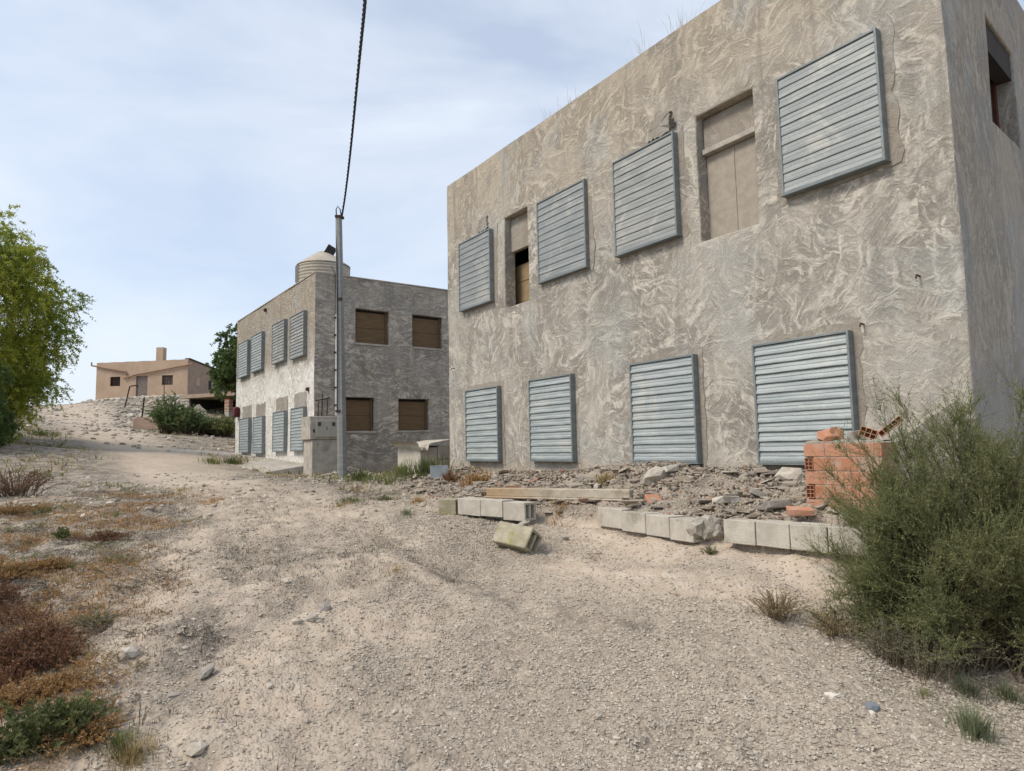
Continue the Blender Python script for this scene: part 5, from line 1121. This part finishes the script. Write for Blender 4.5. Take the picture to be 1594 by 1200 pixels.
# roof grass
for px, py, n, lab in ((848, 180, 26, 'leftmost dry grass wisps on the roof edge of the large block'), (880, 162, 22, 'second dry grass wisps from the left on the roof edge of the large block'), (995, 82, 26, 'sparse dry wisps on the middle of the roof edge'), (1052, 45, 34, 'tallest dry wisps on the roof edge near the top of the picture')):
    u, z = FA.uz(px, py); tuft(px, py, 'roof_grass', lab, 'dry grass', .42, .004, n, .13, 'strawgrass', .5, p=FA.w(u, FA_Z1-.01, -.12))
# ground cover stuff
def cover(name, mat, n, region, dens, h, w, nper, sp, seed):
    rng = np.random.default_rng(seed); x = rng.uniform(region[0], region[1], n); y = rng.uniform(region[2], region[3], n); k = rng.random(n) < dens(x, y); x, y = x[k], y[k]
    m = MB(); blades(m, x, y, h, w, nper, sp, 1.0, 0, rng); o = m.build(name, M[mat], None); tag(o, None, None, kind='stuff'); return o
sd = lambda x, y: soil(x, y)
cover('dead_grass', 'orangegrass', 9000, (-7.5, -.8, 3.2, 12), lambda x, y: np.clip(sd(x, y)[:, 2]*1.6, 0, 1), .075, .0055, 10, .06, 1)
cover('dead_twigs', 'twig', 16000, (-8, 0, 3, 14), lambda x, y: sd(x, y)[:, 0]*sstep(.45, .6, fbm(x*2, y*2, 3)), .07, .004, 7, .06, 2)
cover('low_weeds', 'olivegrass', 6500, (-9, 3.5, 6, 22), lambda x, y: .8*sd(x, y)[:, 0]*sstep(.50, .62, fbm(x*1.5+9, y*1.5, 3)), .07, .007, 8, .09, 3)
cover('far_weeds', 'strawgrass', 9000, (-36, 4, 12, 58), lambda x, y: np.clip(polyd(x, y, RC)/(1.0+.03*y)-.9, 0, 1)*sstep(.46, .58, fbm(x*.5+9, y*.5, 3)), .20, .03, 8, .22, 4)
cover('far_green_weeds', 'olivegrass', 7000, (-36, 2, 12, 60), lambda x, y: np.clip(polyd(x, y, RC)/(1.0+.03*y)-.95, 0, 1)*sstep(.48, .58, fbm(x*.5+29, y*.5, 3)), .20, .032, 8, .25, 5)
cover('sparse_dry_grass', 'strawgrass', 1500, (-3, 4.5, 3.2, 9), lambda x, y: .45*sstep(.5, .62, fbm(x*1.4+40, y*1.4, 3)), .03, .0025, 6, .04, 6)
def undergrowth(name, mat, pts, H, R_, nst, nleaf, ll, lw, seed):
    rng = np.random.default_rng(seed); ms = MB(); K = 5; qs = []; ds = []
    for (x, y) in pts:
        a = rng.uniform(0, 6.28, nst); L = H*rng.uniform(.4, 1.1, nst); out = R_*rng.uniform(.2, 1, nst); t = np.linspace(0, 1, K)[None]
        X = x+rng.normal(size=(nst, 1))*R_*.35+np.cos(a)[:, None]*out[:, None]*t; Y = y+rng.normal(size=(nst, 1))*R_*.35+np.sin(a)[:, None]*out[:, None]*t
        Z = gz(x, y)-.02+L[:, None]*np.sin(t*1.5); Pt = np.stack([X, Y, Z], -1); ms.paths(Pt, .0022, .001)
        i = rng.integers(0, nst, nst*nleaf); tt_ = rng.uniform(.1, 1, nst*nleaf)*(K-1); k = np.minimum(tt_.astype(int), K-2); f_ = (tt_-k)[:, None]
        qs.append(Pt[i, k]*(1-f_)+Pt[i, k+1]*f_); ds.append((Pt[i, k+1]-Pt[i, k])*8+rng.normal(size=(len(i), 3))*.8)
    q = np.concatenate(qs); d = np.concatenate(ds); ms.leaves(q, d, rng.uniform(.6, 1.2, len(q))*ll, rng.uniform(.6, 1.2, len(q))*lw, 0, rng)
    o = ms.build(name, M[mat], None); tag(o, None, None, kind='stuff')
def band(n, x0, x1, y0, y1, seed):
    rg = np.random.default_rng(seed); o = []
    for _ in range(n):
        px = x0+(x1-x0)*rg.random()**1.5; p = G(px, rg.uniform(y0, y1)); o.append((p[0], p[1]))
    return o
undergrowth('rust_undergrowth', 'rustherb', band(26, -60, 120, 930, 1080, 1), .15, .13, 22, 28, .015, .007, 1)
undergrowth('orange_undergrowth', 'orangegrass', band(46, -60, 170, 800, 1190, 2), .08, .14, 26, 26, .014, .005, 2)
undergrowth('straw_undergrowth', 'strawgrass', band(40, -60, 220, 790, 1190, 3), .07, .13, 20, 20, .014, .004, 3)
undergrowth('grey_undergrowth', 'twig', band(60, -60, 300, 780, 1000, 4), .05, .17, 18, 14, .014, .004, 4)
undergrowth('olive_undergrowth', 'olivegrass', band(30, -60, 260, 760, 900, 5), .08, .16, 18, 22, .018, .006, 5)
# loose twigs on the ground
rng = np.random.default_rng(15); n = 420; x = rng.uniform(-6, 3, n); y = rng.uniform(3.2, 12, n); k = rng.random(n) < .9*sd(x, y)[:, 0]**2; x, y = x[k], y[k]; n = len(x)
a = rng.uniform(0, 6.28, n); L = rng.uniform(.05, .28, n); t = np.linspace(-.5, .5, 5); X = x[:, None]+np.cos(a)[:, None]*L[:, None]*t+rng.normal(size=(n, 5))*.008; Y = y[:, None]+np.sin(a)[:, None]*L[:, None]*t+rng.normal(size=(n, 5))*.008
m = MB(); m.paths(np.stack([X, Y, height(X, Y)+.006], -1), .0035, .002); o = m.build('fallen_twigs', M['twig'], None); tag(o, None, None, kind='stuff')

# trees
def tree(name, label, base, crown, R, H, nbr, nstr, nleaf, mat, ll, lw, droop, seed, trunk=.18, hole=.5):
    """crown: centre xyz; R: radii; sprays of leaves hung along strands in clumps"""
    rng = np.random.default_rng(seed); base = np.array(base); crown = np.array(crown); R = np.array(R)
    o = thing(name, label, 'tree', base); m = MB()
    fork = base+(crown-base)*.38
    m.tube([base-[0, 0, .3], base+(fork-base)*.5+[.1, .05, 0], fork], [trunk*1.25, trunk, trunk*.8], 10)
    v = rng.normal(size=(nbr, 3)); v /= np.linalg.norm(v, axis=1)[:, None]; rad = rng.uniform(.35, .95, nbr)**.6
    cen = crown+v*R*rad[:, None]
    for i in range(nbr):
        if i % max(1, nbr//26) == 0:
            q = fork*.5+cen[i]*.5+np.array([0, 0, .25]); m.tube([fork, q, cen[i]], [trunk*.45, trunk*.25, .015], 5, caps=False)
    m.build('trunk', M['bark'], o)
    cr_ = rng.uniform(.22, .42, nbr)*R.min()*.62
    i = rng.integers(0, nbr, nstr); w = rng.normal(size=(nstr, 3)); w /= np.linalg.norm(w, axis=1)[:, None]; q = cen[i]+w*(cr_[i]*rng.uniform(.2, 1, nstr)**.5)[:, None]*np.array([1, 1, .8])
    d = w*.7+rng.normal(size=w.shape)*.3+np.array([0, 0, -droop]); L = rng.uniform(.3, .8, nstr)*R.min()*.22; K = 4; t = np.linspace(0, 1, K)[None, :, None]
    T = q[:, None]+d[:, None]*L[:, None, None]*t+np.array([0, 0, -droop*.35])*t**2*L[:, None, None]
    j = rng.integers(0, nstr, nleaf); tt_ = rng.uniform(0, 1, nleaf)*(K-1); k = np.minimum(tt_.astype(int), K-2); f_ = (tt_-k)[:, None]; p_ = T[j, k]*(1-f_)+T[j, k+1]*f_
    D = d[j]*.5+rng.normal(size=(nleaf, 3))*.7+np.array([0, 0, -.3*droop]); m = MB(); m.leaves(p_, D, rng.uniform(.6, 1.3, nleaf)*ll, rng.uniform(.6, 1.3, nleaf)*lw, rng=rng); m.build('crown', M[mat], o); return o
tb = P(-45, 690, 22); tb[2] = gz(tb[0], tb[1]); tree('pepper_tree', 'tall yellow-green weeping tree at the left edge', tb, (tb[0]-.65, tb[1], 6.1), (3.3, 3.0, 4.6), 9, 250, 11000, 330000, 'pepper', .10, .032, .45, 2, .2)
tb = P(-25, 700, 18.5); tb[2] = gz(tb[0], tb[1]); tree('dark_tree', 'darker low green tree in front of the yellow-green tree, bottom left of it', tb, (tb[0]-.75, tb[1], 2.9), (1.25, 1.4, 1.8), 5, 60, 2600, 90000, 'darkleaf', .075, .026, .9, 3, .1)
tb = P(392, 640, 41); tb[2] = gz(tb[0], tb[1]); tree('background_tree', 'dark green tree rising behind the far left corner of the smaller block', tb, (tb[0], tb[1], 7.0), (2.6, 2.3, 2.5), 7, 70, 2600, 75000, 'darkleaf', .16, .06, .5, 6, .2)
# shrubs before the carport
for i, (px, py, Y, R, H, lab) in enumerate(((262, 680, 36, 1.1, 2.3, 'tallest green shrub on the slope below the farmhouse'), (290, 682, 36, 1.0, 1.7, 'green shrub right of the tallest one, before the ruined wall'), (322, 684, 37, 1.0, 1.0, 'low olive shrub below the ruined wall'), (350, 684, 37, 1.0, 1.25, 'olive shrub between the ruined wall and the white block face'))):
    Y = Y-3; p = P(px, py, Y); p[2] = gz(p[0], p[1])
    herb(px, py, 'shrub', lab, 'shrub', H, R, 170, 60, 'shrub' if i < 2 else 'olivegrass', ll=.10, lw=.04, p=p, sr=.012, seed=i, group='shrubs below the carport')
herb(30, 765, 'dry_shrub', 'tangled grey-brown dry shrub at the left edge by the track', 'shrub', .65, .8, 150, 50, 'rustherb', ll=.03, lw=.01, p=G(20, 775, 8, 16), sr=.005)
